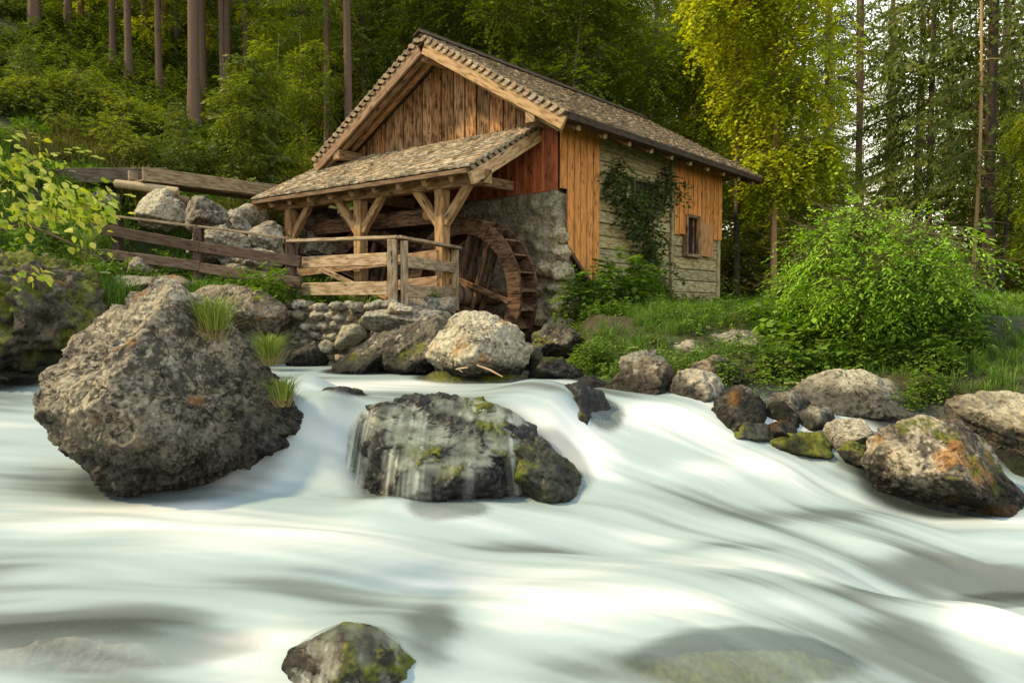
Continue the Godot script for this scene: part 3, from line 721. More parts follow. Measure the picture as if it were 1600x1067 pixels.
func ground(x: float, d: float) -> float:
	var e := d - shore(x)
	var wy := water_y(x, d)
	var base := hill(x, d) + 0.10 * n1.get_noise_2d(x * 0.35, d * 0.35) * smoothstep(0.0, 4.0, e) * (1.0 + 2.0 * smoothstep(18.0, 30.0, d))
	# the wheel pit in front of the gable
	var lx := (x - 0.741) * 0.777 - (d - 12.5) * 0.63
	var lz := (x - 0.741) * -0.63 - (d - 12.5) * 0.777
	var pit := smoothstep(-5.2, -4.9, lx) * smoothstep(0.45, 0.15, lx) * smoothstep(-0.15, 0.1, lz) * smoothstep(1.5, 1.2, lz)
	pit = maxf(pit, smoothstep(-2.3, -2.0, lx) * smoothstep(0.75, 0.45, lx) * smoothstep(-0.15, 0.1, lz) * smoothstep(4.4, 3.9, lz))
	base = lerpf(base, -1.0, pit)
	base = lerpf(base, -0.82, smoothstep(-1.4, -1.0, x) * smoothstep(1.15, 0.75, x - (11.0 - d) * 0.06) * smoothstep(12.2, 11.7, d))
	var wide := 1.5
	if x > -4.5:
		wide = lerpf(1.5, 0.45, smoothstep(-4.5, -3.5, x))
	if x > -1.0:
		wide = lerpf(0.45, 4.2, smoothstep(-0.6, 1.6, x))
	var t := smoothstep(-0.35, wide, e)
	return lerpf(wy - 0.32 - 0.1 * clampf(-e, 0.0, 2.0), base, t)

func lines(lo: float, hi: float, fine: float, reach: float) -> PackedFloat32Array:
	var a := PackedFloat32Array()
	var step := fine
	var p := lo
	while p > -reach:
		step *= 1.22
		p -= step
		a.append(p)
	a.reverse()
	p = lo
	while p < hi:
		a.append(p)
		p += fine
	step = fine
	while p < reach:
		a.append(p)
		step *= 1.22
		p += step
	return a

func build_land() -> void:
	SWELLS = [
		[-1.933, 7.281, 0.26, 0.26, 0.17], [-1.561, 6.713, 0.2, 0.2, 0.08], [-2.027, 6.593, 0.45, 0.25, 0.06],
		[-0.937, 5.627, 0.28, 0.22, 0.10], [-0.46, 5.524, 0.36, 0.22, 0.05],
		[1.446, 6.973, 0.5, 0.3, 0.07], [1.929, 6.108, 0.7, 0.3, 0.07], [0.896, 5.666, 0.5, 0.25, 0.05],
		[1.153, 4.308, 0.85, 0.40, 0.15], [0.288, 4.308, 0.9, 0.4, 0.05], [2.46, 4.531, 0.6, 0.24, -0.10], [0.212, 5.075, 0.7, 0.2, -0.07],
		[-0.76, 3.80, 0.42, 0.32, 0.13], [0.22, 7.15, 0.42, 0.4, 0.13], [1.158, 3.729, 0.62, 0.32, 0.09], [2.496, 3.918, 0.4, 0.35, 0.08],
		[-2.127, 3.902, 0.8, 0.4, 0.05], [-2.36, 5.148, 1.2, 0.35, 0.04], [2.453, 6.022, 0.25, 0.3, -0.05],
	]
	FOAM = [
		[-2.176, 5.224, 1.0, 0.40, 0.65], [-4.506, 7.562, 0.9, 0.9, -0.12], [-4.013, 6.533, 0.7, 0.5, -0.22], [-3.148, 6.108, 0.5, 0.25, -0.25],
		[-1.736, 4.421, 1.0, 0.25, -0.14], [-2.307, 3.992, 0.75, 0.16, -0.62], [-2.222, 3.576, 0.5, 0.16, 0.1], [-1.296, 3.863, 0.3, 0.28, 0.5],
		[-0.557, 8.432, 1.2, 0.45, 0.35], [-1.602, 8.079, 0.8, 0.8, 0.25], [-0.903, 6.821, 1.2, 0.25, -0.35], [-1.427, 6.633, 0.5, 0.12, -0.3], [0.387, 7.799, 0.5, 0.5, 0.1],
		[-1.843, 7.407, 0.4, 0.45, 0.35], [0.212, 5.075, 0.75, 0.16, -0.62], [-0.486, 5.301, 0.45, 0.14, -0.2], [0.703, 6.511, 0.25, 0.35, 0.4],
		[1.273, 6.973, 0.4, 0.3, 0.4], [2.003, 6.9, 0.5, 0.2, 0.25], [0.858, 5.148, 0.4, 0.15, 0.3], [1.334, 4.999, 0.55, 0.10, -0.30],
		[2.223, 5.562, 0.6, 0.14, -0.35], [2.167, 6.524, 0.35, 0.1, -0.2], [2.803, 6.247, 0.25, 0.14, -0.35], [2.586, 4.767, 0.55, 0.18, -0.6], [2.895, 4.56, 0.4, 0.18, -0.55],
		[3.106, 5.487, 0.4, 0.14, 0.15], [0.205, 4.084, 0.8, 0.3, 0.25], [1.335, 4.564, 0.8, 0.16, 0.3], [2.486, 3.902, 0.36, 0.25, 1.0], [2.162, 4.034, 0.26, 0.35, -0.25],
		[-0.393, 3.902, 0.14, 0.35, -0.5], [-0.127, 3.782, 0.3, 0.3, 0.2], [-0.786, 4.706, 0.8, 0.2, 0.1], [1.7, 4.059, 0.3, 0.3, 0.1], [0.302, 3.595, 0.4, 0.1, -0.2], [1.91, 4.308, 0.30, 0.14, -0.35], [1.981, 3.81, 0.22, 0.22, -0.5], [2.09, 3.553, 0.16, 0.2, -0.4], [1.292, 4.059, 0.6, 0.14, 0.35], [-1.03, 6.194, 0.3, 0.25, 0.3], [2.845, 6.858, 0.6, 0.2, 0.2], [1.534, 6.151, 0.7, 0.16, 0.3], [-0.151, 4.507, 0.8, 0.12, 0.25], [-2.958, 7.133, 1.4, 0.5, 0.1],
	]
	THIN = [
		[-2.72, 6.45, 0.88, 0.66, 0.5], [-0.5, 6.2, 0.76, 0.52, 0.3], [0.33, 6.15, 0.30, 0.30, 0.5], [-1.5, 6.95, 0.2, 0.24, 0.15],
		[-0.76, 3.58, 0.22, 0.2, 0.35], [1.10, 3.60, 0.55, 0.17, 0.40], [-2.216, 3.827, 0.95, 0.20, 0.55],
		[3.3, 6.0, 0.56, 0.5, 0.1], [-0.462, 5.549, 0.28, 0.16, 0.45],
		[-0.42, 8.9, 0.66, 0.8, 0.1], [-1.78, 9.8, 0.6, 0.6, 0.1], [-5.6, 9.3, 0.9, 1.1, 0.1], [0.78, 7.0, 0.22, 0.3, 0.3], [-0.928, 5.72, 0.14, 0.1, 0.55], [2.793, 4.397, 0.35, 0.13, 0.5],
	]
	var xs := lines(-10.0, 8.0, 0.2, 260.0)
	var ds := lines(2.0, 22.0, 0.2, 260.0)
	var v := PackedVector3Array()
	var c := PackedColorArray()
	var f := PackedInt32Array()
	var nx := xs.size()
	for d in ds:
		for x in xs:
			v.append(Vector3(x, ground(x, d), -d))
			var a := n1.get_noise_2d(x * 0.5, d * 0.5)
			var b := n1.get_noise_2d(x * 2.3 + 9.0, d * 2.3)
			var col := Color(0.06, 0.05, 0.03).lerp(Color(0.045, 0.062, 0.018), clampf(0.62 + a + 0.4 * b, 0.0, 1.0))
			if d < shore(x) + 0.3:
				col = Color(0.15, 0.135, 0.10) * (1.0 + 0.8 * b)
			c.append(col)
	for j in ds.size() - 1:
		for i in nx - 1:
			var p := j * nx + i
			f.append_array([p, p + nx, p + 1, p + 1, p + nx, p + nx + 1])
	var g := obj("ground", mesh_from(v, normals_of(v, f), c, f), M.soil)
	tag(g, "forest floor and stream banks of dark soil rising to the left", "", "", "structure")
	build_water()

func build_water() -> void:
	var x0 := -9.0
	var x1 := 8.4
	var st := 0.04
	var nx := int((x1 - x0) / st)
	var d0 := 1.6
	var nd := int((11.3 - d0) / st)
	var v := PackedVector3Array()
	var c := PackedColorArray()
	var f := PackedInt32Array()
	for j in nd:
		for i in nx:
			var x := x0 + i * st
			var d := d0 + j * st
			var y := water_full(x, d)
			v.append(Vector3(x, y, -d))
			# foam drawn out along the flow
			var s := x * 0.8 - d * 0.35
			var xr := maxf(0.0, x)
			var q := d + 0.2 * x + 0.2 * minf(xr * xr, 9.0) + 0.15 * sin(x * 0.9)
			var foam := 0.37 + 0.30 * n2.get_noise_2d(s * 0.45, q * 0.9) + 0.13 * n2.get_noise_2d(s * 0.5 + 20.0, q * 2.6) + 0.12 * n2.get_noise_2d(s * 0.6 + 50.0, q * 6.5) + 0.07 * n2.get_noise_2d(s * 0.8 + 80.0, q * 12.0)
			foam += clampf((water_y(x, d + 0.1) - water_y(x, d - 0.1)) * 2.6, 0.0, 0.42)
			for k: Array in FOAM:
				var dx: float = (x - k[0]) / k[2]
				var dd: float = (d - k[1]) / k[3]
				var r := dx * dx + dd * dd
				if r < 5.0:
					foam += k[4] * exp(-r)
			var col := Color(0.12, 0.145, 0.142).lerp(Color(0.235, 0.295, 0.312), smoothstep(0.0, 0.5, foam)).lerp(Color(0.60, 0.61, 0.62), smoothstep(0.45, 1.2, foam))
			var a := lerpf(0.72, 1.0, smoothstep(0.0, 0.42, foam))
			for k: Array in THIN:
				var dx: float = (x - k[0]) / k[2]
				var dd: float = (d - k[1]) / k[3]
				var r := dx * dx + dd * dd
				if r < 1.7:
					a *= lerpf(k[4], 1.0, smoothstep(0.9, 1.2, sqrt(r)))
			a *= smoothstep(0.55, 0.15, d - shore(x)) * 0.9 + 0.1
			c.append(Color(col.r, col.g, col.b, clampf(a, 0.0, 1.0)))
	for j in nd - 1:
		for i in nx - 1:
			var p := j * nx + i
			f.append_array([p, p + nx, p + 1, p + 1, p + nx, p + nx + 1])
	M.water = mat(0.36)
	M.water.transparency = BaseMaterial3D.TRANSPARENCY_ALPHA
	M.water.metallic_specular = 0.4
	var w := obj("water", mesh_from(v, normals_of(v, f), c, f), M.water)
	tag(w, "silky milk white rushing stream water", "", "", "structure")

# a thin sheet of running water over a rock, torn into streaks
func veil(m: ArrayMesh, bed: ArrayMesh, at: Vector3, low: float, cover: float, sd: int) -> void:
	var a := m.surface_get_arrays(0)
	var v: PackedVector3Array = a[Mesh.ARRAY_VERTEX]
	var n: PackedVector3Array = a[Mesh.ARRAY_NORMAL]
	var bv: PackedVector3Array = bed.surface_get_arrays(0)[Mesh.ARRAY_VERTEX]
	var c := PackedColorArray()
	for i in v.size():
		var p := v[i]
		var sl := p.x + 0.25 * p.y * p.x
		var fall := n2.get_noise_2d(sl * 2.4 + sd * 2.0, p.y * 0.5)
		var streak := 0.5 * n2.get_noise_2d(sl * 3.2 + sd, p.y * 0.5) + 0.45 * n2.get_noise_2d(sl * 11.0, p.y * 0.7 + sd) + 0.35 * n2.get_noise_2d(sl * 31.0, p.y * 1.0 + sd)
		var top := smoothstep(0.55, 0.92, n[i].y)
		var al := smoothstep(0.15 - cover, 0.8 - cover, fall) * clampf(0.42 + 0.55 * streak, 0.0, 1.0)
		al = lerpf(al, clampf(0.55 + 0.4 * n2.get_noise_2d(p.x * 2.5, p.z * 7.0), 0.2, 0.8), top)
		al *= smoothstep(low - 0.3, low, p.y) * smoothstep(-0.012, 0.03, p.length() - bv[i].length())
		var col := Color(0.34, 0.37, 0.34).lerp(Color(0.62, 0.64, 0.60), clampf(streak + 0.2, 0.0, 1.0)).lerp(Color(0.13, 0.155, 0.10), top * 0.85)
		c.append(Color(col.r, col.g, col.b, clampf(al, 0.0, 0.9)))
	var f: PackedInt32Array = a[Mesh.ARRAY_INDEX]
	var o := obj("water_veil", mesh_from(v, n, c, f), M.water)
	o.position = at
	tag(o, "", "", "", "structure")

# ---------------------------------------------------------------- the mill: local x runs out of the side wall, local z out of the gable
const RIDGE_X := -2.45
const SLOPE := 0.58
const ROOF_Y := 4.66

func roof_y(x: float) -> float:
	return ROOF_Y - SLOPE * absf(x - RIDGE_X)

func axes(p: Vector3, x: Vector3, y: Vector3) -> Transform3D:
	return Transform3D(Basis(x, y, x.cross(y)), p)

func shell(called: String, pts: Array, t: Transform3D, thick: float, col: Color, m: Material, parent: Node) -> MeshInstance3D:
	var q := MB.new()
	q.prism(t, pts, thick, col, roff())
	return obj(called, q.commit(), m, parent)

func board(t: Transform3D, pts: Array, thick: float, col: Color, m: Material, parent: Node, called := "board") -> void:
	shell(called, pts, t, thick, col, m, parent)

# courses of wooden shingles on a slope: o is the lower left corner of the eave seen from outside, x along the eave, up the slope y
func shingles(o: Vector3, x: Vector3, y: Vector3, width: float, rise: float, course: float, piece: float, parent: Node, tone: Color) -> void:
	var q := MB.new()
	var nrm := x.cross(y).normalized()
	var rows := int(ceil(rise / course))
	for r in rows:
		var s := -0.02
		while s < width:
			var wd := piece * rng.randf_range(0.65, 1.35)
			var e := minf(s + wd, width + 0.02)
			var low := r * course - rng.randf_range(0.0, 0.035)
			var high := minf(r * course + course * 2.1, rise + 0.03)
			var th := rng.randf_range(0.016, 0.034)
			var col := vary(tone, 0.28)
			if rng.randf() < 0.12:
				col = vary(tone.lerp(Color(0.42, 0.37, 0.28), 0.6), 0.15)
			if rng.randf() < 0.10:
				col = col * 0.55
			var a := o + x * (s + 0.004) + y * low + nrm * 0.012
			var b := o + x * (e - 0.004) + y * low + nrm * 0.012
			var lift := nrm * (th + rng.randf_range(0.0, 0.014))
			var d := o + x * (e - 0.004) + y * high
			var g := o + x * (s + 0.004) + y * high
			var u := roff()
			var al := a + lift
			var bl := b + lift + nrm * rng.randf_range(-0.006, 0.008)
			var ut := Vector2(0.15, 0)
			var uw := Vector2(0, (e - s) * 2.0)
			q.tri(al, g + nrm * 0.006, d + nrm * 0.006, col, u, u + ut, u + ut + uw)
			q.tri(al, d + nrm * 0.006, bl, col, u, u + ut + uw, u + uw)
			q.tri(a, al, bl, col, u, u + uw, u + uw)
			q.tri(a, bl, b, col, u, u + uw, u)
			q.tri(a, g, al, col, u, u + ut, u + uw)
			q.tri(b, bl, d, col, u, u + uw, u + ut)
			s = e
	var k := obj("shingles", q.commit(), M.grey, parent)
	k.set_meta("kind", "stuff")

# the stepped ends of the courses along a verge, each a curved wooden piece
func verge(a: Vector3, b: Vector3, out: Vector3, count: int, deep: float, parent: Node, tone: Color) -> void:
	var along := (b - a).normalized()
	var step := (b - a).length() / count
	var up := out.cross(along)
	if up.y < 0:
		up = -up
	for k in count:
		var q := MB.new()
		var col := vary(tone, 0.2)
		var p := a + along * (step * (k + 0.0))
		# the profile of one piece in (along, up): a lip that curls over the next one down
		var s := step
		var pr := [Vector2(-0.14 * s, -0.065), Vector2(0.20 * s, -0.075), Vector2(0.46 * s, -0.055), Vector2(0.66 * s, -0.015), Vector2(0.82 * s, 0.035), Vector2(0.68 * s, 0.06), Vector2(0.44 * s, 0.055), Vector2(0.24 * s, 0.025), Vector2(0.03 * s, -0.02)]
		if out.cross(along).dot(up) < 0:
			var rev := []
			for i in pr.size():
				var w: Vector2 = pr[pr.size() - 1 - i]
				rev.append(Vector2(-w.x, w.y))
			q.prism(Transform3D(Basis(-along, up, out), p), rev, deep, col, roff(), true)
		else:
			q.prism(Transform3D(Basis(along, up, out), p), pr, deep, col, roff(), true)
		obj("verge_shingle", q.commit(), M.grey, parent)

func build_mill() -> void:
	var mill := thing("watermill", "old timber and stone watermill with shingled gable roof, open porch and orange boarded side", "watermill", MILL)
	mill.basis = Basis(HU, Vector3.UP, HV)
	var brown := Color(0.30, 0.195, 0.115)
	var grey := Color(0.33, 0.26, 0.18)
	var orange := Color(0.60, 0.265, 0.075)
	var X := Vector3.RIGHT
	var Y := Vector3.UP
	var Z := Vector3.BACK
	# gable wall with its boards
	var face := axes(Vector3(0, 0, -0.02), X, Y)
	var gable := shell("gable_wall", [Vector2(-4.9, -0.9), Vector2(-0.03, -0.9), Vector2(-0.03, 3.08), Vector2(RIDGE_X, roof_y(RIDGE_X) - 0.16), Vector2(-4.9, 3.08)], face, 0.16, Color(0.05, 0.035, 0.025), M.dark, mill)
	var x := -4.95
	while x < -0.01:
		var wd := rng.randf_range(0.24, 0.31)
		var e := minf(x + wd, 0.0)
		if e > -0.1:
			e = 0.0
		var l := x + 0.014
		var r := e - 0.014
		var lift := rng.randf_range(0.02, 0.045)
		var yb := 2.86
		var top := [Vector2(l, yb), Vector2(r, yb), Vector2(r, roof_y(r) - 0.20)]
		if l < RIDGE_X and r > RIDGE_X:
			top.append(Vector2(RIDGE_X, ROOF_Y - 0.20))
		top.append(Vector2(l, roof_y(l) - 0.20))
		board(axes(Vector3(0, 0, lift), X, Y), top, 0.03, vary(Color(0.40, 0.235, 0.12), 0.26), M.weather, gable)
		x = e
	# red brown boards between the porch roof and the stone wall
	x = -4.9
	var lower := shell("lower_boarding", [Vector2(-4.9, 1.8), Vector2(-0.02, 1.8), Vector2(-0.02, 2.9), Vector2(-4.9, 2.9)], axes(Vector3(0, 0, 0.004), X, Y), 0.015, Color(0.04, 0.025, 0.018), M.dark, mill)
	while x < -0.01:
		var e := minf(x + 0.185, 0.0)
		if e > -0.06:
			e = 0.0
		var ty := 2.84 if x < -0.45 else 3.08
		var c := vary(Color(0.36, 0.105, 0.045), 0.25)
		board(axes(Vector3(0, 0, 0.03), X, Y), [Vector2(x + 0.004, 1.86), Vector2(e - 0.004, 1.86), Vector2(e - 0.004, ty), Vector2(x + 0.004, ty)], 0.024, c, M.larch, lower)
		if e < -0.05:
			board(axes(Vector3(0, 0, 0.05), X, Y), [Vector2(e - 0.022, 1.87), Vector2(e + 0.022, 1.87), Vector2(e + 0.022, ty), Vector2(e - 0.022, ty)], 0.019, vary(Color(0.42, 0.14, 0.06), 0.15), M.larch, lower, "batten")
		x = e
	# rubble stone wall behind the wheels, wrapped round the corner
	stone_wall(mill)
	# side wall: local z from 0 to -6.04
	var side := axes(Vector3(-0.02, 0, 0), -Z, Y)      # board x runs along the wall away from the gable
	var out := axes(Vector3(0.0, 0, 0), -Z, Y)
	shell("back_wall", [Vector2(-4.9, -0.6), Vector2(-0.03, -0.6), Vector2(-0.03, 3.08), Vector2(RIDGE_X, ROOF_Y - 0.16), Vector2(-4.9, 3.08)], axes(Vector3(0, 0, -5.9), X, Y), 0.12, Color(0.2, 0.16, 0.1), M.grey, mill)
	shell("far_side_wall", [Vector2(0.02, -0.6), Vector2(5.88, -0.6), Vector2(5.88, 3.06), Vector2(0.02, 3.06)], axes(Vector3(-4.75, 0, -0.18), -Z, Y), 0.13, Color(0.25, 0.2, 0.12), M.grey, mill)
	var sw := Node3D.new()
	put("plank_wall", sw, mill)
	var core := MB.new()
	core.beam(Transform3D(Basis(), Vector3(-0.12, 1.3, -3.0)), Vector3(0.1, 3.4, 5.7), Color(0.05, 0.045, 0.03))
	obj("wall_core", core.commit(), M.dark, sw)
	var flip := Transform3D(Basis(Z * -1.0, Y, X), Vector3.ZERO)   # local: x along the wall (away), y up, z outwards
	var y := -0.12
	var course := 0
	while y < 3.0:
		var h := rng.randf_range(0.19, 0.245)
		for seg in [[1.05, 3.74], [3.84, 6.04]]:
			var a := Vector3(-0.035 + rng.randf_range(-0.008, 0.012), y + h * 0.5, -seg[0])
			var b := Vector3(-0.035 + rng.randf_range(-0.008, 0.012), y + h * 0.5 + rng.randf_range(-0.012, 0.012), -seg[1])
			plank("log", a, b, h - 0.010, 0.10, vary(Color(0.40, 0.355, 0.20), 0.16), M.grey, sw, Vector3.UP, 0.016)
		y += h
		course += 1
	plank("post", Vector3(0.01, -0.15, -3.79), Vector3(0.01, 3.0, -3.79), 0.095, 0.12, Color(0.36, 0.32, 0.2), M.grey, sw, Vector3.BACK)
	plank("post", Vector3(-0.005, -0.15, -5.99), Vector3(-0.005, 1.6, -5.99), 0.12, 0.12, Color(0.42, 0.37, 0.22), M.grey, sw, Vector3.BACK)
	# the two orange boardings
	var ob := Node3D.new()
	put("corner_boarding", ob, mill)
	var s := 0.0
	for k in 6:
		var e := s + 0.188
		var lo0 := 1.9 if k == 0 else lerpf(0.98, 0.38, (s - 0.188) / 0.75)
		var lo1 := 1.9 if k == 0 else lerpf(0.98, 0.38, (e - 0.188) / 0.75)
		if k == 5:
			lo0 = 0.38
			lo1 = 0.42
		board(flip.translated(Vector3(0.055, 0, 0)), [Vector2(s + 0.003, lo0), Vector2(e - 0.003, lo1), Vector2(e - 0.003, 3.02), Vector2(s + 0.003, 3.02)], 0.03, vary(orange, 0.14), M.larch, ob)
		if k > 0:
			board(flip.translated(Vector3(0.072, 0, 0)), [Vector2(s - 0.02, lo0 + 0.01), Vector2(s + 0.02, lo0 + 0.01), Vector2(s + 0.02, 3.0), Vector2(s - 0.02, 3.0)], 0.016, vary(orange, 0.14), M.larch, ob, "batten")
		s = e
	plank("trim_board", Vector3(0.05, 0.98, -0.16), Vector3(0.05, 0.33, -0.98), 0.07, 0.05, Color(0.13, 0.09, 0.06), M.grey, ob)
	var ob2 := Node3D.new()
	put("far_boarding", ob2, mill)
	s = 3.84
	for k in 11:
		var e := s + 0.202
		var lo := 1.46 + 0.02 * k * 0.0 + rng.randf_range(-0.015, 0.015)
		if s > 4.28 and s < 4.85:
			lo = 1.88
		board(flip.translated(Vector3(0.075, 0, 0)), [Vector2(s + 0.003, lo), Vector2(e - 0.003, lo), Vector2(e - 0.003, 3.0), Vector2(s + 0.003, 3.0)], 0.03, vary(orange * 0.95, 0.16), M.larch, ob2)
		if k > 0:
			board(flip.translated(Vector3(0.092, 0, 0)), [Vector2(s - 0.02, lo + 0.01), Vector2(s + 0.02, lo + 0.01), Vector2(s + 0.02, 2.98), Vector2(s - 0.02, 2.98)], 0.016, vary(orange, 0.16), M.larch, ob2, "batten")
		s = e
	# window below the far boarding, dark inside painted as a black panel, and shutter
	var win := MB.new()
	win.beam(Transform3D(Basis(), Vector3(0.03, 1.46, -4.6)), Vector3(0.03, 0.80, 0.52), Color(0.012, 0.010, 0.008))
	var wn := obj("window", win.commit(), M.dark, mill)
	plank("frame", Vector3(0.075, 1.04, -4.32), Vector3(0.075, 1.88, -4.32), 0.07, 0.1, brown, M.weather, wn, Vector3.BACK)
	plank("frame", Vector3(0.075, 1.04, -4.90), Vector3(0.075, 1.88, -4.90), 0.09, 0.1, brown * 1.3, M.weather, wn, Vector3.BACK)
	plank("frame", Vector3(0.08, 1.85, -4.36), Vector3(0.08, 1.85, -4.86), 0.07, 0.1, brown * 0.8, M.weather, wn)
	plank("sill", Vector3(0.08, 1.06, -4.30), Vector3(0.08, 1.06, -4.95), 0.06, 0.13, grey, M.grey, wn)
	plank("bar", Vector3(0.06, 1.06, -4.68), Vector3(0.06, 1.84, -4.68), 0.05, 0.04, brown * 0.8, M.weather, wn, Vector3.BACK)
	board(flip.translated(Vector3(0.10, 0, 0)), [Vector2(4.98, 1.08), Vector2(5.58, 1.06), Vector2(5.56, 1.78), Vector2(4.97, 1.78)], 0.03, Color(0.45, 0.24, 0.10), M.larch, mill, "shutter")
	# the small upper window behind the creeper
	var w2 := MB.new()
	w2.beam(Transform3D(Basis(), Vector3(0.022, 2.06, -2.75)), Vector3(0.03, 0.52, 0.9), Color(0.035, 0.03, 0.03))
	var wu := obj("window", w2.commit(), M.dark, mill)
	for k in 5:
		plank("bar", Vector3(0.045, 1.82, -2.4 - 0.18 * k), Vector3(0.045, 2.30, -2.4 - 0.18 * k), 0.035, 0.02, Color(0.07, 0.06, 0.05), M.grey, wu, Vector3.BACK)
	plank("frame", Vector3(0.06, 2.33, -2.25), Vector3(0.06, 2.33, -3.25), 0.06, 0.06, Color(0.16, 0.14, 0.09), M.grey, wu)
	plank("sill", Vector3(0.06, 1.79, -2.25), Vector3(0.06, 1.79, -3.25), 0.06, 0.08, Color(0.22, 0.19, 0.12), M.grey, wu)
	plank("frame", Vector3(0.06, 1.80, -2.26), Vector3(0.06, 2.32, -2.26), 0.06, 0.06, Color(0.16, 0.14, 0.09), M.grey, wu, Vector3.BACK)
	plank("frame", Vector3(0.06, 1.80, -3.24), Vector3(0.06, 2.32, -3.24), 0.06, 0.06, Color(0.16, 0.14, 0.09), M.grey, wu, Vector3.BACK)
	plank("foundation_beam", Vector3(0.0, -0.22, -1.0), Vector3(0.0, -0.22, -6.0), 0.2, 0.2, Color(0.26, 0.22, 0.13), M.grey, mill)
	build_roof(mill)
	build_porch(mill)
	build_wheel(-1.22, 0.20, 0.75, "large brown water wheel beside the rough stone wall, right of the porch post")
	build_wheel(-3.55, 0.22, 0.72, "water wheel half hidden in the dark of the porch, behind the railing")
	build_flume()

func build_roof(mill: Node3D) -> void:
	var sl := Vector2(1.0, SLOPE).normalized()
	var tone := Color(0.34, 0.275, 0.20)
	var z0 := 0.64
	var z1 := -7.06
	var deck := MB.new()
	var lx := RIDGE_X - 3.05
	var rx := RIDGE_X + 3.05
	var ey := ROOF_Y - SLOPE * 3.05
	deck.prism(Transform3D(Basis(), Vector3(0, -0.04, z0 - 0.05)), [Vector2(lx, ey), Vector2(lx, ey - 0.05), Vector2(RIDGE_X, ROOF_Y - 0.06), Vector2(RIDGE_X, ROOF_Y)], z0 - z1 - 0.1, Color(0.16, 0.11, 0.07), roff())
	deck.prism(Transform3D(Basis(), Vector3(0, -0.04, z0 - 0.05)), [Vector2(RIDGE_X, ROOF_Y), Vector2(RIDGE_X, ROOF_Y - 0.06), Vector2(rx, ey - 0.05), Vector2(rx, ey)], z0 - z1 - 0.1, Color(0.16, 0.11, 0.07), roff())
	var roof := obj("roof", deck.commit(), M.grey, mill)
	var rise := 3.05 / sl.x
	shingles(Vector3(rx, ey, z0), Vector3(0, 0, -1), Vector3(-sl.x, sl.y, 0), z0 - z1, rise, 0.125, 0.10, roof, tone)
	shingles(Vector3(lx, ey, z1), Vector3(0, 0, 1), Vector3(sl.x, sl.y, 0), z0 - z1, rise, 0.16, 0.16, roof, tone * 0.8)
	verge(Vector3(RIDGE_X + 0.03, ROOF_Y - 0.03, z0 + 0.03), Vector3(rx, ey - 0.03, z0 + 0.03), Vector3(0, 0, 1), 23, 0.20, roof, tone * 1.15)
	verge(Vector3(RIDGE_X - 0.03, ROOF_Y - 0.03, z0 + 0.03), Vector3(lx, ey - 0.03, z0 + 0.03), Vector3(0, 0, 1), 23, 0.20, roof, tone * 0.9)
	# ridge cap, two boards
	plank("ridge_board", Vector3(RIDGE_X + 0.06, ROOF_Y + 0.045, z0 + 0.06), Vector3(RIDGE_X + 0.06, ROOF_Y + 0.045, z1), 0.03, 0.2, Color(0.10, 0.08, 0.06), M.grey, roof, Vector3(sl.y, sl.x, 0))
	plank("ridge_board", Vector3(RIDGE_X - 0.06, ROOF_Y + 0.052, z0 + 0.06), Vector3(RIDGE_X - 0.06, ROOF_Y + 0.052, z1), 0.03, 0.2, Color(0.10, 0.08, 0.06), M.grey, roof, Vector3(-sl.y, sl.x, 0))
	# eave boards and rafters
	for sd in [1.0, -1.0]:
		var ex: float = rx if sd > 0 else lx
		plank("eave_board", Vector3(ex + 0.015 * sd, ey - 0.06, z0 - 0.04), Vector3(ex + 0.015 * sd, ey - 0.06, z1 + 0.04), 0.10, 0.05, Color(0.065, 0.05, 0.038), M.grey, roof)
		plank("eave_lath", Vector3(ex - 0.07 * sd, ey - 0.095, z0 - 0.06), Vector3(ex - 0.07 * sd, ey - 0.095, z1 + 0.06), 0.05, 0.12, Color(0.10, 0.07, 0.05), M.grey, roof)
		for k in 10:
			var z := 0.2 - k * 0.76
			var a := Vector3(ex - 0.09 * sd, ey - 0.16 + 0.05, z)
			var b := Vector3(RIDGE_X + 0.05 * sd, ROOF_Y - 0.16, z)
			plank("rafter", a, b, 0.15, 0.11, vary(Color(0.34, 0.21, 0.12), 0.15), M.timber, roof)
			plank("rafter_end", a + Vector3(0.012 * sd, -0.006, 0), a + Vector3(0.03 * sd, -0.012, 0), 0.14, 0.10, vary(Color(0.42, 0.31, 0.19), 0.1), M.grey, roof)
	# barge boards on the gable overhang, outer and inner
	var b0 := 0.20
	var tl := Vector2(sl.x, sl.y)
	for sd in [1.0, -1.0]:
		var top := Vector3(RIDGE_X, ROOF_Y - 0.19, z0 - 0.02)
		var end := Vector3(RIDGE_X + sd * 3.0, ROOF_Y - 0.19 - SLOPE * 3.0, z0 - 0.02)
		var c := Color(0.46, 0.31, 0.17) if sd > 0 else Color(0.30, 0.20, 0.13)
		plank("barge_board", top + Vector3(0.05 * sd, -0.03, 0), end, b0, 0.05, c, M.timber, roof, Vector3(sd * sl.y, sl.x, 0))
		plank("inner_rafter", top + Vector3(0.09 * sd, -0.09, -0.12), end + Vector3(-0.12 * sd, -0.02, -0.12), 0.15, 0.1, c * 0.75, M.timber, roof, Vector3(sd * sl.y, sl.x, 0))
	# wall plates whose ends carry the overhang
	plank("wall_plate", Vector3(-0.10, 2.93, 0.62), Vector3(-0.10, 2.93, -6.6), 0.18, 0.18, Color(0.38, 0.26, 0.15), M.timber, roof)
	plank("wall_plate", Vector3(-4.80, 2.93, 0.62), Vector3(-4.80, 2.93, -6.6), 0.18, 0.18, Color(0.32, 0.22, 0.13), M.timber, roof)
	plank("ridge_purlin", Vector3(RIDGE_X, ROOF_Y - 0.32, 0.56), Vector3(RIDGE_X, ROOF_Y - 0.32, -6.9), 0.18, 0.16, Color(0.30, 0.2, 0.12), M.timber, roof)

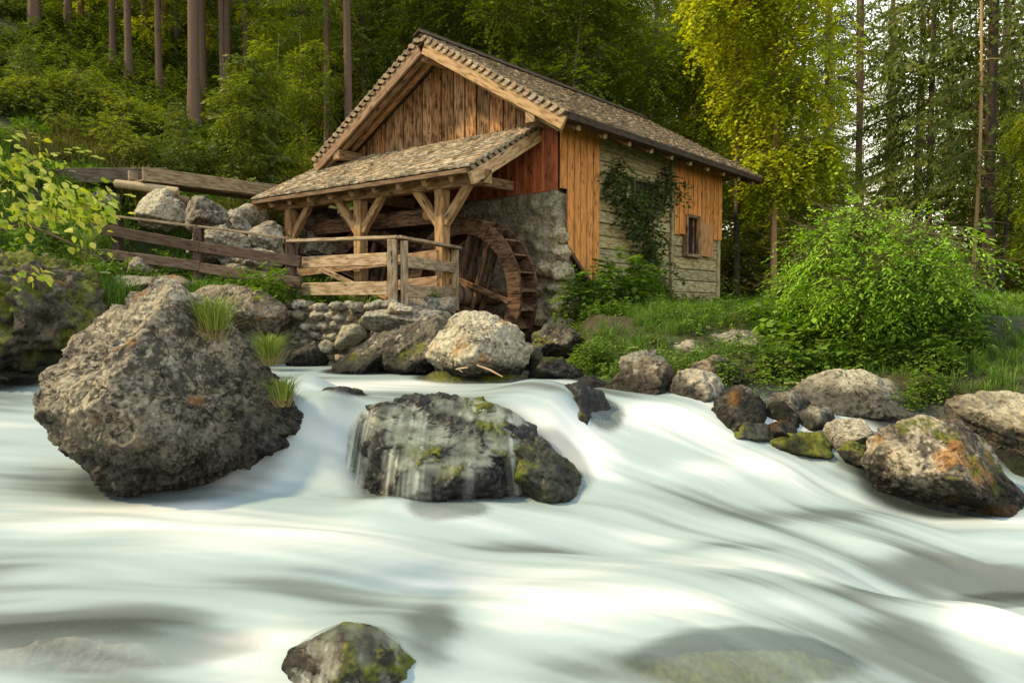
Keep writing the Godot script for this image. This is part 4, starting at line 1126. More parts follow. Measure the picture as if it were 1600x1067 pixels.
func build_porch(mill: Node3D) -> void:
	var x0 := -5.84
	var x1 := -0.32
	var zt := 0.05
	var ze := 1.78
	var yt := 2.94
	var ye := 2.03
	var sl := Vector2(ze - zt, yt - ye)
	var rise := sl.length()
	sl = sl.normalized()
	var wood_a := Color(0.42, 0.275, 0.155)
	var deck := MB.new()
	# profile in (z, y), extruded along x
	deck.prism(Transform3D(Basis(Vector3(0, 0, -1), Vector3.UP, Vector3.RIGHT), Vector3(x1 - 0.03, -0.03, 0)), [Vector2(-ze, ye), Vector2(-ze, ye - 0.045), Vector2(-zt, yt - 0.05), Vector2(-zt, yt)], x1 - x0 - 0.06, Color(0.2, 0.13, 0.08), roff())
	var roof := obj("porch_roof", deck.commit(), M.grey, mill)
	shingles(Vector3(x0, ye, ze), Vector3(1, 0, 0), Vector3(0, sl.y, -sl.x), x1 - x0, rise, 0.115, 0.085, roof, Color(0.58, 0.50, 0.37))
	verge(Vector3(x1 + 0.02, yt - 0.03, zt + 0.02), Vector3(x1 + 0.02, ye - 0.02, ze), Vector3(1, 0, 0), 13, 0.16, roof, Color(0.27, 0.215, 0.155))
	verge(Vector3(x0 - 0.02, yt - 0.03, zt + 0.02), Vector3(x0 - 0.02, ye - 0.02, ze), Vector3(-1, 0, 0), 13, 0.16, roof, Color(0.27, 0.215, 0.155))
	plank("eave_board", Vector3(x0 + 0.02, ye - 0.055, ze + 0.01), Vector3(x1 - 0.02, ye - 0.055, ze + 0.01), 0.07, 0.04, Color(0.20, 0.135, 0.09), M.timber, roof)
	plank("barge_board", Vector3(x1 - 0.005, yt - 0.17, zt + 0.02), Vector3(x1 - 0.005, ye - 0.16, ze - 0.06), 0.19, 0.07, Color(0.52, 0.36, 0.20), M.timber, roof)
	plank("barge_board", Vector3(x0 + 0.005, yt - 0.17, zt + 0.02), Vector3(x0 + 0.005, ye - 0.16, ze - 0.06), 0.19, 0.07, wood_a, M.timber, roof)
	for k in 9:
		var x := x0 + 0.45 + k * 0.58
		plank("rafter", Vector3(x, yt - 0.14, 0.1), Vector3(x, ye - 0.12, ze - 0.08), 0.13, 0.1, vary(wood_a, 0.15), M.timber, roof)
	# the frame: plate, posts, braces
	var fr := Node3D.new()
	put("porch_frame", fr, mill)
	plank("plate_beam", Vector3(-5.6, 1.945, 1.38), Vector3(-0.29, 1.945, 1.38), 0.22, 0.19, wood_a, M.timber, fr, Vector3.UP, 0.012)
	plank("tie_beam", Vector3(-5.5, 1.90, 1.27), Vector3(-5.5, 1.90, 0.1), 0.18, 0.16, wood_a * 0.7, M.timber, fr)
	plank("tie_beam", Vector3(-3.25, 1.90, 1.27), Vector3(-3.25, 1.90, 0.1), 0.18, 0.16, wood_a * 0.7, M.timber, fr)
	plank("tie_beam", Vector3(-0.9, 2.00, 1.27), Vector3(-0.9, 2.00, 0.1), 0.16, 0.14, wood_a * 0.7, M.timber, fr)
	for x: float in [-1.24, -3.19, -5.19]:
		plank("post", Vector3(x, -0.35, 1.38), Vector3(x, 1.835, 1.38), 0.18, 0.18, vary(Color(0.44, 0.28, 0.14), 0.08), M.timber, fr, Vector3.BACK, 0.012)
		for sd: float in [-1.0, 1.0]:
			if x < -5.0 and sd < 0:
				continue
			plank("brace", Vector3(x + sd * 0.07, 1.30, 1.38), Vector3(x + sd * 0.58, 1.88, 1.38), 0.13, 0.11, vary(Color(0.44, 0.285, 0.15), 0.1), M.timber, fr, Vector3(-sd * 0.7, 0.7, 0))
	# a head race box that brings the water over the wheels
	plank("race_board", Vector3(-5.7, 1.50, 1.02), Vector3(-1.6, 1.50, 1.02), 0.26, 0.04, Color(0.20, 0.12, 0.075), M.weather, fr)
	plank("race_board", Vector3(-5.7, 1.50, 0.46), Vector3(-1.6, 1.50, 0.46), 0.26, 0.04, Color(0.20, 0.12, 0.075), M.weather, fr)
	plank("race_floor", Vector3(-5.7, 1.385, 0.74), Vector3(-1.6, 1.385, 0.74), 0.03, 0.52, Color(0.18, 0.11, 0.07), M.weather, fr)
	var lamp := thing("hanging_lamp", "small round amber lamp hanging beneath the porch beam", "lamp", mill.transform * Vector3(-1.82, 1.52, 1.1))
	var q := MB.new()
	q.tube([Vector3(0, -0.10, 0), Vector3(0, -0.085, 0), Vector3(0, -0.04, 0), Vector3(0, 0.02, 0), Vector3(0, 0.07, 0), Vector3(0, 0.09, 0)], [0.02, 0.07, 0.10, 0.10, 0.06, 0.03], 14, Color(0.34, 0.18, 0.07))
	obj("globe", q.commit(), M.plain, lamp)
	q = MB.new()
	q.tube([Vector3(0, 0.088, 0), Vector3(0, 0.12, 0), Vector3(0, 0.14, 0)], [0.045, 0.04, 0.02], 10, Color(0.1, 0.07, 0.04))
	q.tube([Vector3(0, 0.13, 0), Vector3(0, 0.44, 0)], [0.008, 0.008], 6, Color(0.05, 0.04, 0.03))
	obj("hanger", q.commit(), M.plain, lamp)

func stone_wall(mill: Node3D) -> void:
	var v := PackedVector3Array()
	var f := PackedInt32Array()
	var path: Array[Vector3] = []
	var nor: Array[Vector3] = []
	for k in 131:
		path.append(Vector3(lerpf(-4.95, 0.0, k / 130.0), 0, 0.10))
		nor.append(Vector3(0, 0, 1))
	for k in 4:
		var a := (k + 1) * PI / 10.0
		path.append(Vector3(0.02 * sin(a), 0, 0.08 + 0.02 * cos(a)))
		nor.append(Vector3(sin(a), 0, cos(a)))
	for k in 14:
		path.append(Vector3(0.025, 0, lerpf(0.08, -0.42, k / 13.0)))
		nor.append(Vector3(1, 0, 0))
	var ny := 76
	var w := path.size()
	var cell: Array[Vector2] = []
	for j in ny + 1:
		for i in w:
			var y := lerpf(-1.25, 1.87, float(j) / ny)
			var p := path[i] + Vector3(0, y, 0)
			if j == ny:
				p -= nor[i] * 0.1
				p.y += 0.01
			var corner := smoothstep(-0.7, 0.0, p.x)
			var st := maxf(0.0, n2.get_noise_3d(p.x * 3.2, y * 4.2, p.z * 3.2 + 5.0))
			var dsp := 0.05 * n1.get_noise_3dv(p * 2.5) + 0.055 * st * (0.8 + corner) + 0.018 * n1.get_noise_3dv(p * 11.0)
			dsp += 0.10 * smoothstep(0.9, -0.6, y) * corner
			if p.x > 0.0 and p.z < 0.0 and y > 0.95:
				dsp = minf(dsp, 0.01)
			v.append(p + nor[i] * (dsp - 0.02))
	for j in ny:
		for i in w - 1:
			var p := j * w + i
			f.append_array([p, p + w, p + 1, p + 1, p + w, p + w + 1])
	var n := normals_of(v, f)
	var c := PackedColorArray()
	for p in v:
		var a := n1.get_noise_3dv(p * 1.6)
		var b := n1.get_noise_3dv(p * 6.0 + Vector3(4, 0, 0))
		var st := smoothstep(0.02, 0.42, n4.get_noise_3d(p.x * 2.6, p.y * 3.6, p.z * 2.6 + 5.0) + 1.0)
		var col := Color(0.27, 0.235, 0.155).lerp(Color(0.14, 0.12, 0.08), clampf(0.5 + 1.2 * a + 0.3 * b, 0.0, 1.0))
		col = col.lerp(Color(0.40, 0.36, 0.25), smoothstep(-0.55, 0.02, p.x) * clampf(0.75 + b, 0.0, 1.0))
		col = col.lerp(Color(0.33, 0.30, 0.22) * (1.0 + 0.5 * a), st * 0.5).lerp(Color(0.15, 0.13, 0.09), (1.0 - st) * 0.55)
		col = col.lerp(Color(0.04, 0.035, 0.028), smoothstep(0.2, 0.5, b - 0.25 * a) * 0.7)
		var wet := smoothstep(-0.15, -0.75, p.y + 0.3 * a)
		col = col.lerp(col * 0.25, wet)
		c.append(Color(col.r, col.g, col.b))
	var wall := obj("stone_wall", mesh_from(v, n, c, f), M.mortar, mill)
	# big quoin stones at the corner, lower ones bulging out
	var qs := [[0.02, 0.86, -0.02, 0.20, 0.16], [0.06, 0.56, 0.02, 0.24, 0.17], [0.02, 0.30, 0.04, 0.22, 0.15], [0.10, 0.02, 0.05, 0.27, 0.20], [0.12, -0.34, 0.10, 0.30, 0.22], [0.10, -0.70, 0.16, 0.34, 0.22], [-0.28, -0.12, 0.14, 0.22, 0.2], [-0.22, 0.62, 0.08, 0.2, 0.16], [-0.36, 0.30, 0.10, 0.18, 0.14], [0.0, 1.15, -0.05, 0.15, 0.14]]
	for k in qs.size():
		var s: Array = qs[k]
		var pts := []
		for i in 7:
			var an := TAU * i / 7.0 + k
			var rr := rng.randf_range(0.85, 1.1)
			pts.append(Vector2(cos(an) * s[3] * rr, sin(an) * s[4] * rr))
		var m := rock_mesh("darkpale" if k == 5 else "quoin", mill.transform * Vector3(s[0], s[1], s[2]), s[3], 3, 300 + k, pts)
		var o := obj("quoin_stone", m, M.rock, wall)
		o.position = Vector3(s[0], s[1], s[2])

func build_wheel(x: float, y: float, z: float, label: String) -> void:
	var R := 1.22
	var wd := 0.40
	var wheel := thing("water_wheel", label, "water wheel", MILL + Basis(HU, Vector3.UP, HV) * Vector3(x, y, z), "water wheels of the mill")
	wheel.basis = Basis(HU, Vector3.UP, HV)
	var wood_c := Color(0.15, 0.088, 0.055)
	for side in [0.5, -0.5]:
		# the rim is sawn from twelve curved felloes
		var rim := Node3D.new()
		put("rim", rim, wheel)
		for k in 12:
			var q := MB.new()
			var a0 := TAU * k / 12.0 + 0.006
			var a1 := TAU * (k + 1) / 12.0 - 0.006
			var th := 0.05
			var zf: float = wd * side + (th * 0.5 if side > 0 else th * 0.5)
			var lift := rng.randf_range(-0.003, 0.003)
			var col := vary(wood_c, 0.2)
			for i in 4:
				var b0 := lerpf(a0, a1, i / 4.0)
				var b1 := lerpf(a0, a1, (i + 1) / 4.0)
				var r0 := R - 0.25
				q.prism(Transform3D(Basis(), Vector3(0, 0, zf + lift)), [Vector2(cos(b0), sin(b0)) * r0, Vector2(cos(b0), sin(b0)) * R, Vector2(cos(b1), sin(b1)) * R, Vector2(cos(b1), sin(b1)) * r0], th, col, Vector2(k * 0.37, i * 0.1), true)
			obj("felloe", q.commit(), M.weather, rim)
	for k in 26:
		var a := TAU * k / 26.0 + 0.05
		var o := Vector3(cos(a), sin(a), 0)
		var t := Vector3(-sin(a), cos(a), 0)
		var p0 := o * (R + 0.004) - t * 0.02
		var p1 := o * (R - 0.23) + t * 0.06
		var tr := span(p0, p1, Vector3.BACK)
		var q := MB.new()
		q.beam(tr, Vector3((p1 - p0).length(), wd - 0.055, 0.028), vary(Color(0.25, 0.155, 0.09), 0.2), roff(), 0.004)
		obj("paddle", q.commit(), M.weather, wheel)
	for k in 26:
		var a := TAU * (k + 0.5) / 26.0 + 0.05
		var o := Vector3(cos(a), sin(a), 0)
		var t := Vector3(-sin(a), cos(a), 0)
		var q := MB.new()
		var hw := (R - 0.23) * PI / 26.0 - 0.004
		q.beam(span(o * (R - 0.235) - t * hw, o * (R - 0.235) + t * hw, Vector3.BACK), Vector3(hw * 2.0, wd - 0.06, 0.022), vary(wood_c, 0.2), roff(), 0.003)
		obj("sole_board", q.commit(), M.weather, wheel)
	var tilt := -deg_to_rad(19.0)
	for side in [0.42, -0.42]:
		for k in 4:
			var d := Vector3(cos(tilt + k * PI / 2), sin(tilt + k * PI / 2), 0)
			var e := Vector3(-d.y, d.x, 0)
			var half := sqrt(pow(R - 0.1, 2) - 0.04)
			if k < 2:
				for off in [-0.2, 0.2]:
					plank("arm", d * half + e * off + Vector3(0, 0, wd * side + (0.012 if k == 0 else -0.05) * signf(side)), -d * half + e * off + Vector3(0, 0, wd * side + (0.012 if k == 0 else -0.05) * signf(side)), 0.085, 0.06, vary(Color(0.18, 0.11, 0.065), 0.15), M.weather, wheel, Vector3.BACK.cross(d))
	var ax := MB.new()
	ax.tube([Vector3(0, 0, 0.42), Vector3(0, 0, 0.40), Vector3(0, 0, -0.70), Vector3(0, 0, -0.72)], [0.15, 0.17, 0.17, 0.15], 16, Color(0.16, 0.10, 0.065))
	obj("axle", ax.commit(), M.plain, wheel)
	var ir := MB.new()
	ir.tube([Vector3(0, 0, 0.36), Vector3(0, 0, 0.30)], [0.178, 0.178], 16, Color(0.05, 0.045, 0.04))
	obj("iron_band", ir.commit(), M.plain, wheel)

func build_flume() -> void:
	var fl := thing("wooden_flume", "grey brown plank water flume running down the bank to the porch roof", "flume", Vector3.ZERO)
	var a := Vector3(-6.561, 2.405, -13.9)
	var b := a + Vector3(0.63, -0.005, -0.777) * 4.4
	var c := Vector3(-10.495, 2.443, -14.6)
	var dd := Vector3(-6.306, 2.413, -14.35)
	plank("side_board", a + Vector3(0, -0.04, 0), b, 0.25, 0.06, Color(0.34, 0.265, 0.165), M.grey, fl)
	plank("side_board", a + Vector3(-0.42, -0.05, -0.34), b + Vector3(-0.42, -0.05, -0.34), 0.25, 0.06, Color(0.34, 0.27, 0.17), M.grey, fl)
	plank("floor_board", a + Vector3(-0.21, -0.15, -0.17), b + Vector3(-0.21, -0.15, -0.17), 0.04, 0.5, Color(0.25, 0.2, 0.13), M.grey, fl)
	var f2 := thing("wooden_flume", "dark weathered upper flume reaching in from the left behind the yellow leaves", "flume", Vector3.ZERO)
	plank("side_board", c, dd, 0.27, 0.07, Color(0.12, 0.10, 0.085), M.grey, f2)
	plank("side_board", c + Vector3(0, 0.0, -0.5), dd + Vector3(0, 0.0, -0.5), 0.27, 0.07, Color(0.14, 0.115, 0.09), M.grey, f2)
	plank("floor_board", c + Vector3(0, -0.12, -0.25), dd + Vector3(0, -0.12, -0.25), 0.04, 0.46, Color(0.14, 0.11, 0.09), M.grey, f2)
	var lg := thing("support_log", "short pale log propping the flume joint above the big pale rock", "log", Vector3(-6.614, 2.15, -14))
	var q := MB.new()
	q.tube([Vector3(-0.5, 0.06, 0.0), Vector3(-0.48, 0.06, 0.0), Vector3(0.0, -0.0, 0), Vector3(0.62, -0.09, 0.0), Vector3(0.64, -0.09, 0)], [0.05, 0.075, 0.08, 0.085, 0.06], 10, Color(0.40, 0.32, 0.20))
	obj("trunk", q.commit(), M.bark, lg)
	q = MB.new()
	q.tube([Vector3(0.0, -0.10, -0.2), Vector3(0.7, -0.22, -0.25), Vector3(0.74, -0.22, -0.25)], [0.09, 0.09, 0.06], 10, Color(0.22, 0.16, 0.10))
	obj("cross_log", q.commit(), M.bark, lg)

func build_wall_and_rails() -> void:
	# rubble retaining wall under the railing
	var a := Vector3(-3.368, -0.42, -11.35)
	var b := Vector3(-1.475, -0.372, -10.05)
	var wall := thing("retaining_wall", "low rubble retaining wall of small mortared stones under the railing", "wall", Vector3.ZERO)
	var dir := Vector3(b.x - a.x, 0, b.z - a.z)
	var length := dir.length()
	dir = dir.normalized()
	var outn := Vector3(-dir.z, 0, dir.x)
	if outn.z < 0:
		outn = -outn
	var q := MB.new()
	var base := Vector3(a.x, -0.55, a.z)
	q.beam(Transform3D(Basis(dir, Vector3.UP, dir.cross(Vector3.UP)), base + dir * (length * 0.5) - outn * 0.2 + Vector3(0, 0.04, 0)), Vector3(length, 1.02, 0.36), Color(0.17, 0.15, 0.105), Vector2.ZERO, 0.05)
	obj("mortar_core", q.commit(), M.mortar, wall)
	var kinds: Array[ArrayMesh] = []
	for k in 10:
		var pts := []
		for i in 6:
			var an := TAU * i / 6.0 + k * 0.7
			var rr := rng.randf_range(0.8, 1.1)
			pts.append(Vector2(cos(an) * rr, sin(an) * rr * 0.8) * 0.1)
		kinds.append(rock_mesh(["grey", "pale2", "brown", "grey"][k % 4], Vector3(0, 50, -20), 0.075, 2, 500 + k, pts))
	var y := -0.98
	while y < 0.02:
		var s := rng.randf_range(-0.05, 0.05)
		var row := rng.randf_range(0.11, 0.16)
		while s < length:
			var sz := rng.randf_range(0.75, 1.35) * (1.25 if y < -0.5 else 0.85)
			var st := obj("stone", kinds[rng.randi() % kinds.size()], M.rock, wall)
			st.position = base + dir * s + Vector3(0, y + 0.55 + rng.randf_range(-0.03, 0.03), 0) + outn * rng.randf_range(-0.05, 0.03)
			st.basis = Basis(Vector3(0, 1, 0), rng.randf() * TAU).rotated(Vector3(0, 0, 1), rng.randf_range(-0.4, 0.4)).scaled(Vector3(1.2, 0.9, 1.0) * sz)
			s += 0.2 * sz * rng.randf_range(0.85, 1.05)
		y += row
	# pale railing in front of the porch
	var L := Vector3(-3.279, 0.975, -11.66)
	var C := Vector3(-1.625, 0.938, -10.6)
	var E := Vector3(-0.898, 0.928, -12.3)
	var pale := Color(0.42, 0.33, 0.225)
	var r1 := thing("railing", "weathered pale wooden railing that turns the corner before the porch", "railing", Vector3.ZERO)
	plank("post", Vector3(C.x, -0.12, C.z), C + Vector3(0, -0.02, 0), 0.15, 0.12, pale, M.grey, r1, Vector3.BACK)
	plank("post", Vector3(C.x + 0.155, -0.05, C.z - 0.03), C + Vector3(0.155, -0.035, -0.03), 0.07, 0.10, pale * 0.9, M.grey, r1, Vector3.BACK)
	plank("post", Vector3(E.x, -0.05, E.z), E + Vector3(0, -0.02, 0), 0.13, 0.12, pale, M.grey, r1, Vector3.BACK)
	plank("post_foot", Vector3(C.x, -0.2, C.z), Vector3(C.x, -0.02, C.z), 0.17, 0.135, Color(0.38, 0.15, 0.11), M.plain, r1, Vector3.BACK)
	var la := Vector3(L.x, 0, L.z)
	var lc := Vector3(C.x, 0, C.z)
	var le := Vector3(E.x, 0, E.z)
	plank("top_rail", L + Vector3(-0.05, 0.01, 0), C + Vector3(0.10, 0.01, 0.03), 0.045, 0.15, pale, M.grey, r1)
	plank("top_rail", C + Vector3(0.06, 0.012, 0.02), E + Vector3(0.04, 0.012, -0.06), 0.045, 0.15, pale * 0.95, M.grey, r1)
	var fo := (lc - la).normalized().cross(Vector3.UP) * 0.07
	for h in [[0.66, 0.66, 0.17], [0.26, 0.26, 0.19]]:
		plank("rail_board", la + Vector3(0.03, h[0] + 0.01, 0) - fo, lc + Vector3(-0.075, h[1], 0) - fo * 0.2, h[2], 0.04, vary(pale, 0.1), M.grey, r1)
		plank("rail_board", lc + Vector3(0.19, h[0] - 0.04, -0.02), le + Vector3(0, h[1] - 0.04, 0.09), h[2] * 0.95, 0.04, vary(pale * 0.95, 0.1), M.grey, r1)
	# boards of the rear rail that show between
	var r2 := thing("railing", "second brown railing close behind, between the porch posts", "railing", Vector3.ZERO)
	var m := Transform3D(Basis(HU, Vector3.UP, HV), MILL)
	plank("rail_board", m * Vector3(-5.1, 0.62, 1.56), m * Vector3(-1.1, 0.80, 1.62), 0.16, 0.04, Color(0.34, 0.22, 0.14), M.timber, r2)
	plank("rail_board", m * Vector3(-5.1, 0.20, 1.56), m * Vector3(-1.1, 0.40, 1.62), 0.16, 0.04, Color(0.36, 0.24, 0.15), M.timber, r2)
	plank("rail_board", m * Vector3(-2.6, -0.10, 1.56), m * Vector3(-1.1, 0.0, 1.62), 0.10, 0.04, Color(0.30, 0.2, 0.13), M.timber, r2)
	# loose boards leaning by the far wheel
	var lb := thing("leaning_board", "pale sawn board leaning behind the railing, sloping down to the right", "board", Vector3.ZERO, "boards leaning behind the railing")
	plank("board", Vector3(-3.252, 0.65, -13.2), Vector3(-2.245, 0.193, -13), 0.09, 0.05, Color(0.52, 0.36, 0.2), M.larch, lb)
	lb = thing("leaning_board", "lower short board lying in the grass behind the railing", "board", Vector3.ZERO, "boards leaning behind the railing")
	plank("board", Vector3(-3.108, 0.28, -12.6), Vector3(-2.671, 0.162, -12.3), 0.09, 0.05, Color(0.50, 0.38, 0.22), M.larch, lb)
	lb = thing("leaning_board", "brown board slanting down beside the corner post", "board", Vector3.ZERO, "boards leaning behind the railing")
	plank("board", Vector3(-2.23, 0.313, -11.9), Vector3(-1.819, 0.132, -11.4), 0.08, 0.05, Color(0.40, 0.24, 0.12), M.larch, lb)
	# dark fence climbing to the left
	var f := thing("fence", "dark brown post and rail fence climbing left along the path", "fence", Vector3.ZERO)
	var p0 := Vector3(-6.466, 1.467, -12.8)
	var p1 := Vector3(-4.978, 1.259, -12.4)
	var p2 := Vector3(-3.315, 0.999, -11.72)
	var dk := Color(0.085, 0.06, 0.05)
	plank("post", Vector3(-6.49, 0.421, -12.8), p0, 0.15, 0.13, dk, M.grey, f, Vector3.BACK)
	plank("post", Vector3(-4.994, 0.337, -12.4), p1, 0.15, 0.13, dk * 1.2, M.grey, f, Vector3.BACK)
	plank("post", Vector3(-3.327, 0.02, -11.72), p2, 0.14, 0.13, dk * 1.3, M.grey, f, Vector3.BACK)
	plank("post_foot", Vector3(-4.994, 0.316, -12.4), Vector3(-4.993, 0.428, -12.4), 0.165, 0.145, Color(0.42, 0.24, 0.15), M.plain, f, Vector3.BACK)
	plank("post_foot", Vector3(-3.328, -0.019, -11.72), Vector3(-3.326, 0.116, -11.72), 0.155, 0.145, Color(0.45, 0.22, 0.15), M.plain, f, Vector3.BACK)
	plank("top_rail", p0 + Vector3(-0.05, 0.02, 0), p1 + Vector3(0, 0.02, 0), 0.04, 0.13, Color(0.26, 0.21, 0.15), M.grey, f)
	plank("top_rail", p1 + Vector3(0.02, 0.02, 0), p2 + Vector3(0.03, 0.025, 0), 0.04, 0.13, Color(0.26, 0.21, 0.15), M.grey, f)
	plank("rail", Vector3(-6.873, 1.305, -12.75), Vector3(-4.923, 0.948, -12.3), 0.17, 0.05, dk, M.grey, f)
	plank("rail", Vector3(-4.923, 0.948, -12.3), Vector3(-3.129, 0.673, -11.55), 0.165, 0.05, dk * 1.1, M.grey, f)
	plank("rail", Vector3(-6.695, 0.879, -12.75), Vector3(-4.928, 0.646, -12.3), 0.16, 0.05, Color(0.13, 0.10, 0.08), M.grey, f)
	plank("rail", Vector3(-4.928, 0.626, -12.3), Vector3(-3.132, 0.361, -11.55), 0.16, 0.05, Color(0.13, 0.10, 0.08), M.grey, f)

# ---------------------------------------------------------------- trees
func on_ground(x: float, d: float, sink := 0.1) -> Vector3:
	return Vector3(x, ground(x, d) - sink, -d)

func trunk_mesh(height: float, r0: float, r1: float, lean: Vector3, col: Color, twigs: int, sd: int) -> ArrayMesh:
	var r := RandomNumberGenerator.new()
	r.seed = sd
	var q := MB.new()
	var pts := []
	var rad := []
	for k in 15:
		var t := k / 14.0
		pts.append(Vector3(lean.x * t + 0.05 * sin(t * 5.0 + sd), height * t, lean.z * t + 0.05 * cos(t * 4.0 + sd)))
		rad.append(lerpf(r0, r1, pow(t, 0.8)) * (1.0 + 0.45 * exp(-t * height * 2.2)))
	q.tube(pts, rad, 12, col)
	for k in twigs:
		var t := r.randf_range(0.04, 0.75)
		var p: Vector3 = Vector3(lean.x * t, height * t, lean.z * t)
		var a := r.randf() * TAU
		var l := r.randf_range(0.3, 1.1) * (0.6 + r0 * 2.0)
		var o := Vector3(cos(a), r.randf_range(-0.35, 0.15), sin(a)) * l
		q.tube([p, p + o * 0.5 + Vector3(0, 0.03, 0), p + o + Vector3(0, -0.06 * l, 0)], [0.018, 0.012, 0.004], 4, col * 0.9, false)
	return q.commit()

# drooping conifer boughs with hanging sprays of needles
func spruce_mesh(y0: float, y1: float, rmax: float, boughs: int, col: Color, tip: Color, sd: int, dense := 1.0, weep := 1.0) -> ArrayMesh:
	var r := RandomNumberGenerator.new()
	r.seed = sd
	var q := MB.new()
	for b in boughs:
		var t := (b + r.randf()) / boughs
		var y := lerpf(y0, y1, t)
		var ln := rmax * (0.12 + 0.88 * pow(1.0 - t, 0.75)) * r.randf_range(0.6, 1.1)
		var a := b * 2.4 + r.randf_range(-0.4, 0.4)
		var out := Vector3(cos(a), 0, sin(a))
		var side := Vector3(-sin(a), 0, cos(a))
		var steps := int(maxf(5.0, ln * 8.0 * dense))
		var base := vary_r(col, 0.3, r)
		var rise := r.randf_range(0.0, 0.25)
		var sag := r.randf_range(0.35, 0.75) * weep
		var last := Vector3(0, y, 0)
		for k in steps:
			var s := (k + 1.0) / steps
			var p := out * (ln * s) + Vector3(0, y + ln * (rise * s - sag * s * s + 0.22 * s * s * s), 0)
			q.leaf(last + Vector3(0, 0.012, 0), last - Vector3(0, 0.012, 0), p - Vector3(0, 0.008, 0), p + Vector3(0, 0.008, 0), Color(0.09, 0.065, 0.04))
			last = p
			if s < 0.15:
				continue
			var tl := ln * 0.42 * (1.0 - s * 0.75) + 0.10
			for sg: float in [-1.0, 1.0]:
				var td := (side * sg * r.randf_range(0.7, 1.1) + out * r.randf_range(0.5, 0.9) + Vector3(0, -0.2 * weep + r.randf_range(-0.25, 0.15), 0)).normalized()
				var m := int(maxf(2.0, tl * 11.0))
				for j in m:
					var u := (j + 0.7) / m
					var c0 := p + td * (tl * u) + Vector3(0, -0.18 * tl * u * u * weep, 0)
					var dir := (td * 0.7 + Vector3(r.randf_range(-0.5, 0.5), r.randf_range(-0.8, 0.1) * weep, r.randf_range(-0.5, 0.5))).normalized()
					var l2 := r.randf_range(0.09, 0.17)
					var w := dir.cross(Vector3(r.randf_range(-1, 1), r.randf_range(-1, 1), r.randf_range(-1, 1))).normalized() * l2 * 0.24
					var cc := base.lerp(tip, clampf((s * u) * 0.9 + r.randf_range(-0.35, 0.25), 0.0, 1.0))
					q.leaf(c0, c0 + dir * l2 * 0.5 + w, c0 + dir * l2, c0 + dir * l2 * 0.5 - w, cc)
	return q.commit()

func vary_r(c: Color, s: float, r: RandomNumberGenerator) -> Color:
	var k := 1.0 + r.randf_range(-s, s)
	return Color(c.r * k * (1.0 + r.randf_range(-s, s) * 0.35), c.g * k, c.b * k)

# leafy sprays that fill lobes: each lobe is [centre, radii, number of twigs]
func leafy_mesh(lobes: Array, size: float, per: int, col: Color, col2: Color, sd: int, droop := 0.3, slender := 0.36, wood := true) -> ArrayMesh:
	var r := RandomNumberGenerator.new()
	r.seed = sd
	var q := MB.new()
	for lb: Array in lobes:
		var ce: Vector3 = lb[0]
		var ra: Vector3 = lb[1]
		for k in int(lb[2]):
			var u := Vector3(r.randfn(), r.randfn(), r.randfn()).normalized()
			var rr := pow(r.randf(), 0.45)
			var p := ce + u * ra * rr
			var hole := n2.get_noise_3dv(p * 1.1 / maxf(0.5, ra.x * 0.6) + Vector3(sd, 0, 0))
			if hole < -0.28:
				continue
			var dir := (u * Vector3(1, 0.6, 1) + Vector3(r.randf_range(-0.6, 0.6), r.randf_range(-0.5, 0.4) - droop * 0.5, r.randf_range(-0.6, 0.6))).normalized()
			var ln := size * per * 0.42
			var tone := clampf(0.5 + 0.8 * n2.get_noise_3dv(p * 0.9 + Vector3(0, sd, 0)) + r.randf_range(-0.3, 0.3), 0.0, 1.0)
			var base := col.lerp(col2, tone)
			if wood:
				var w0 := dir.cross(Vector3(0.3, 0.1, 0.9)).normalized() * 0.006
				q.leaf(p - dir * ln * 0.4 + w0, p - dir * ln * 0.4 - w0, p + dir * ln - w0 * 0.3, p + dir * ln + w0 * 0.3, Color(0.10, 0.075, 0.045))
			for j in per:
				var s := (j + 0.5) / per
				var o := p + dir * (ln * s) + Vector3(0, -droop * ln * s * s, 0)
				var sd2 := dir.cross(Vector3.UP).normalized() * (1.0 if j % 2 == 0 else -1.0)
				var ld := (sd2 * r.randf_range(0.5, 1.0) + dir * r.randf_range(0.2, 0.8) + Vector3(0, r.randf_range(-0.9, 0.25) * (droop + 0.3), 0)).normalized()
				var l := size * r.randf_range(0.65, 1.2)
				var w := ld.cross(Vector3(r.randf_range(-0.5, 0.5), 1.0, r.randf_range(-0.5, 0.5))).normalized() * l * slender
				q.leaf(o, o + ld * l * 0.45 + w, o + ld * l, o + ld * l * 0.45 - w, vary_r(base, 0.22, r))
	return q.commit()

func tree(called: String, label: String, category: String, at: Vector3, trunk: Mesh, crown: Mesh, leafm: Material, turn: float, scale: float, group: String, bark := true) -> Node3D:
	var t := thing(called, label, category, at, group)
	t.basis = Basis(Vector3.UP, turn).scaled(Vector3.ONE * scale)
	if trunk:
		obj("trunk", trunk, M.bark, t)
	if crown:
		var c := obj("crown", crown, leafm, t)
		c.set_meta("kind", "stuff")
	return t

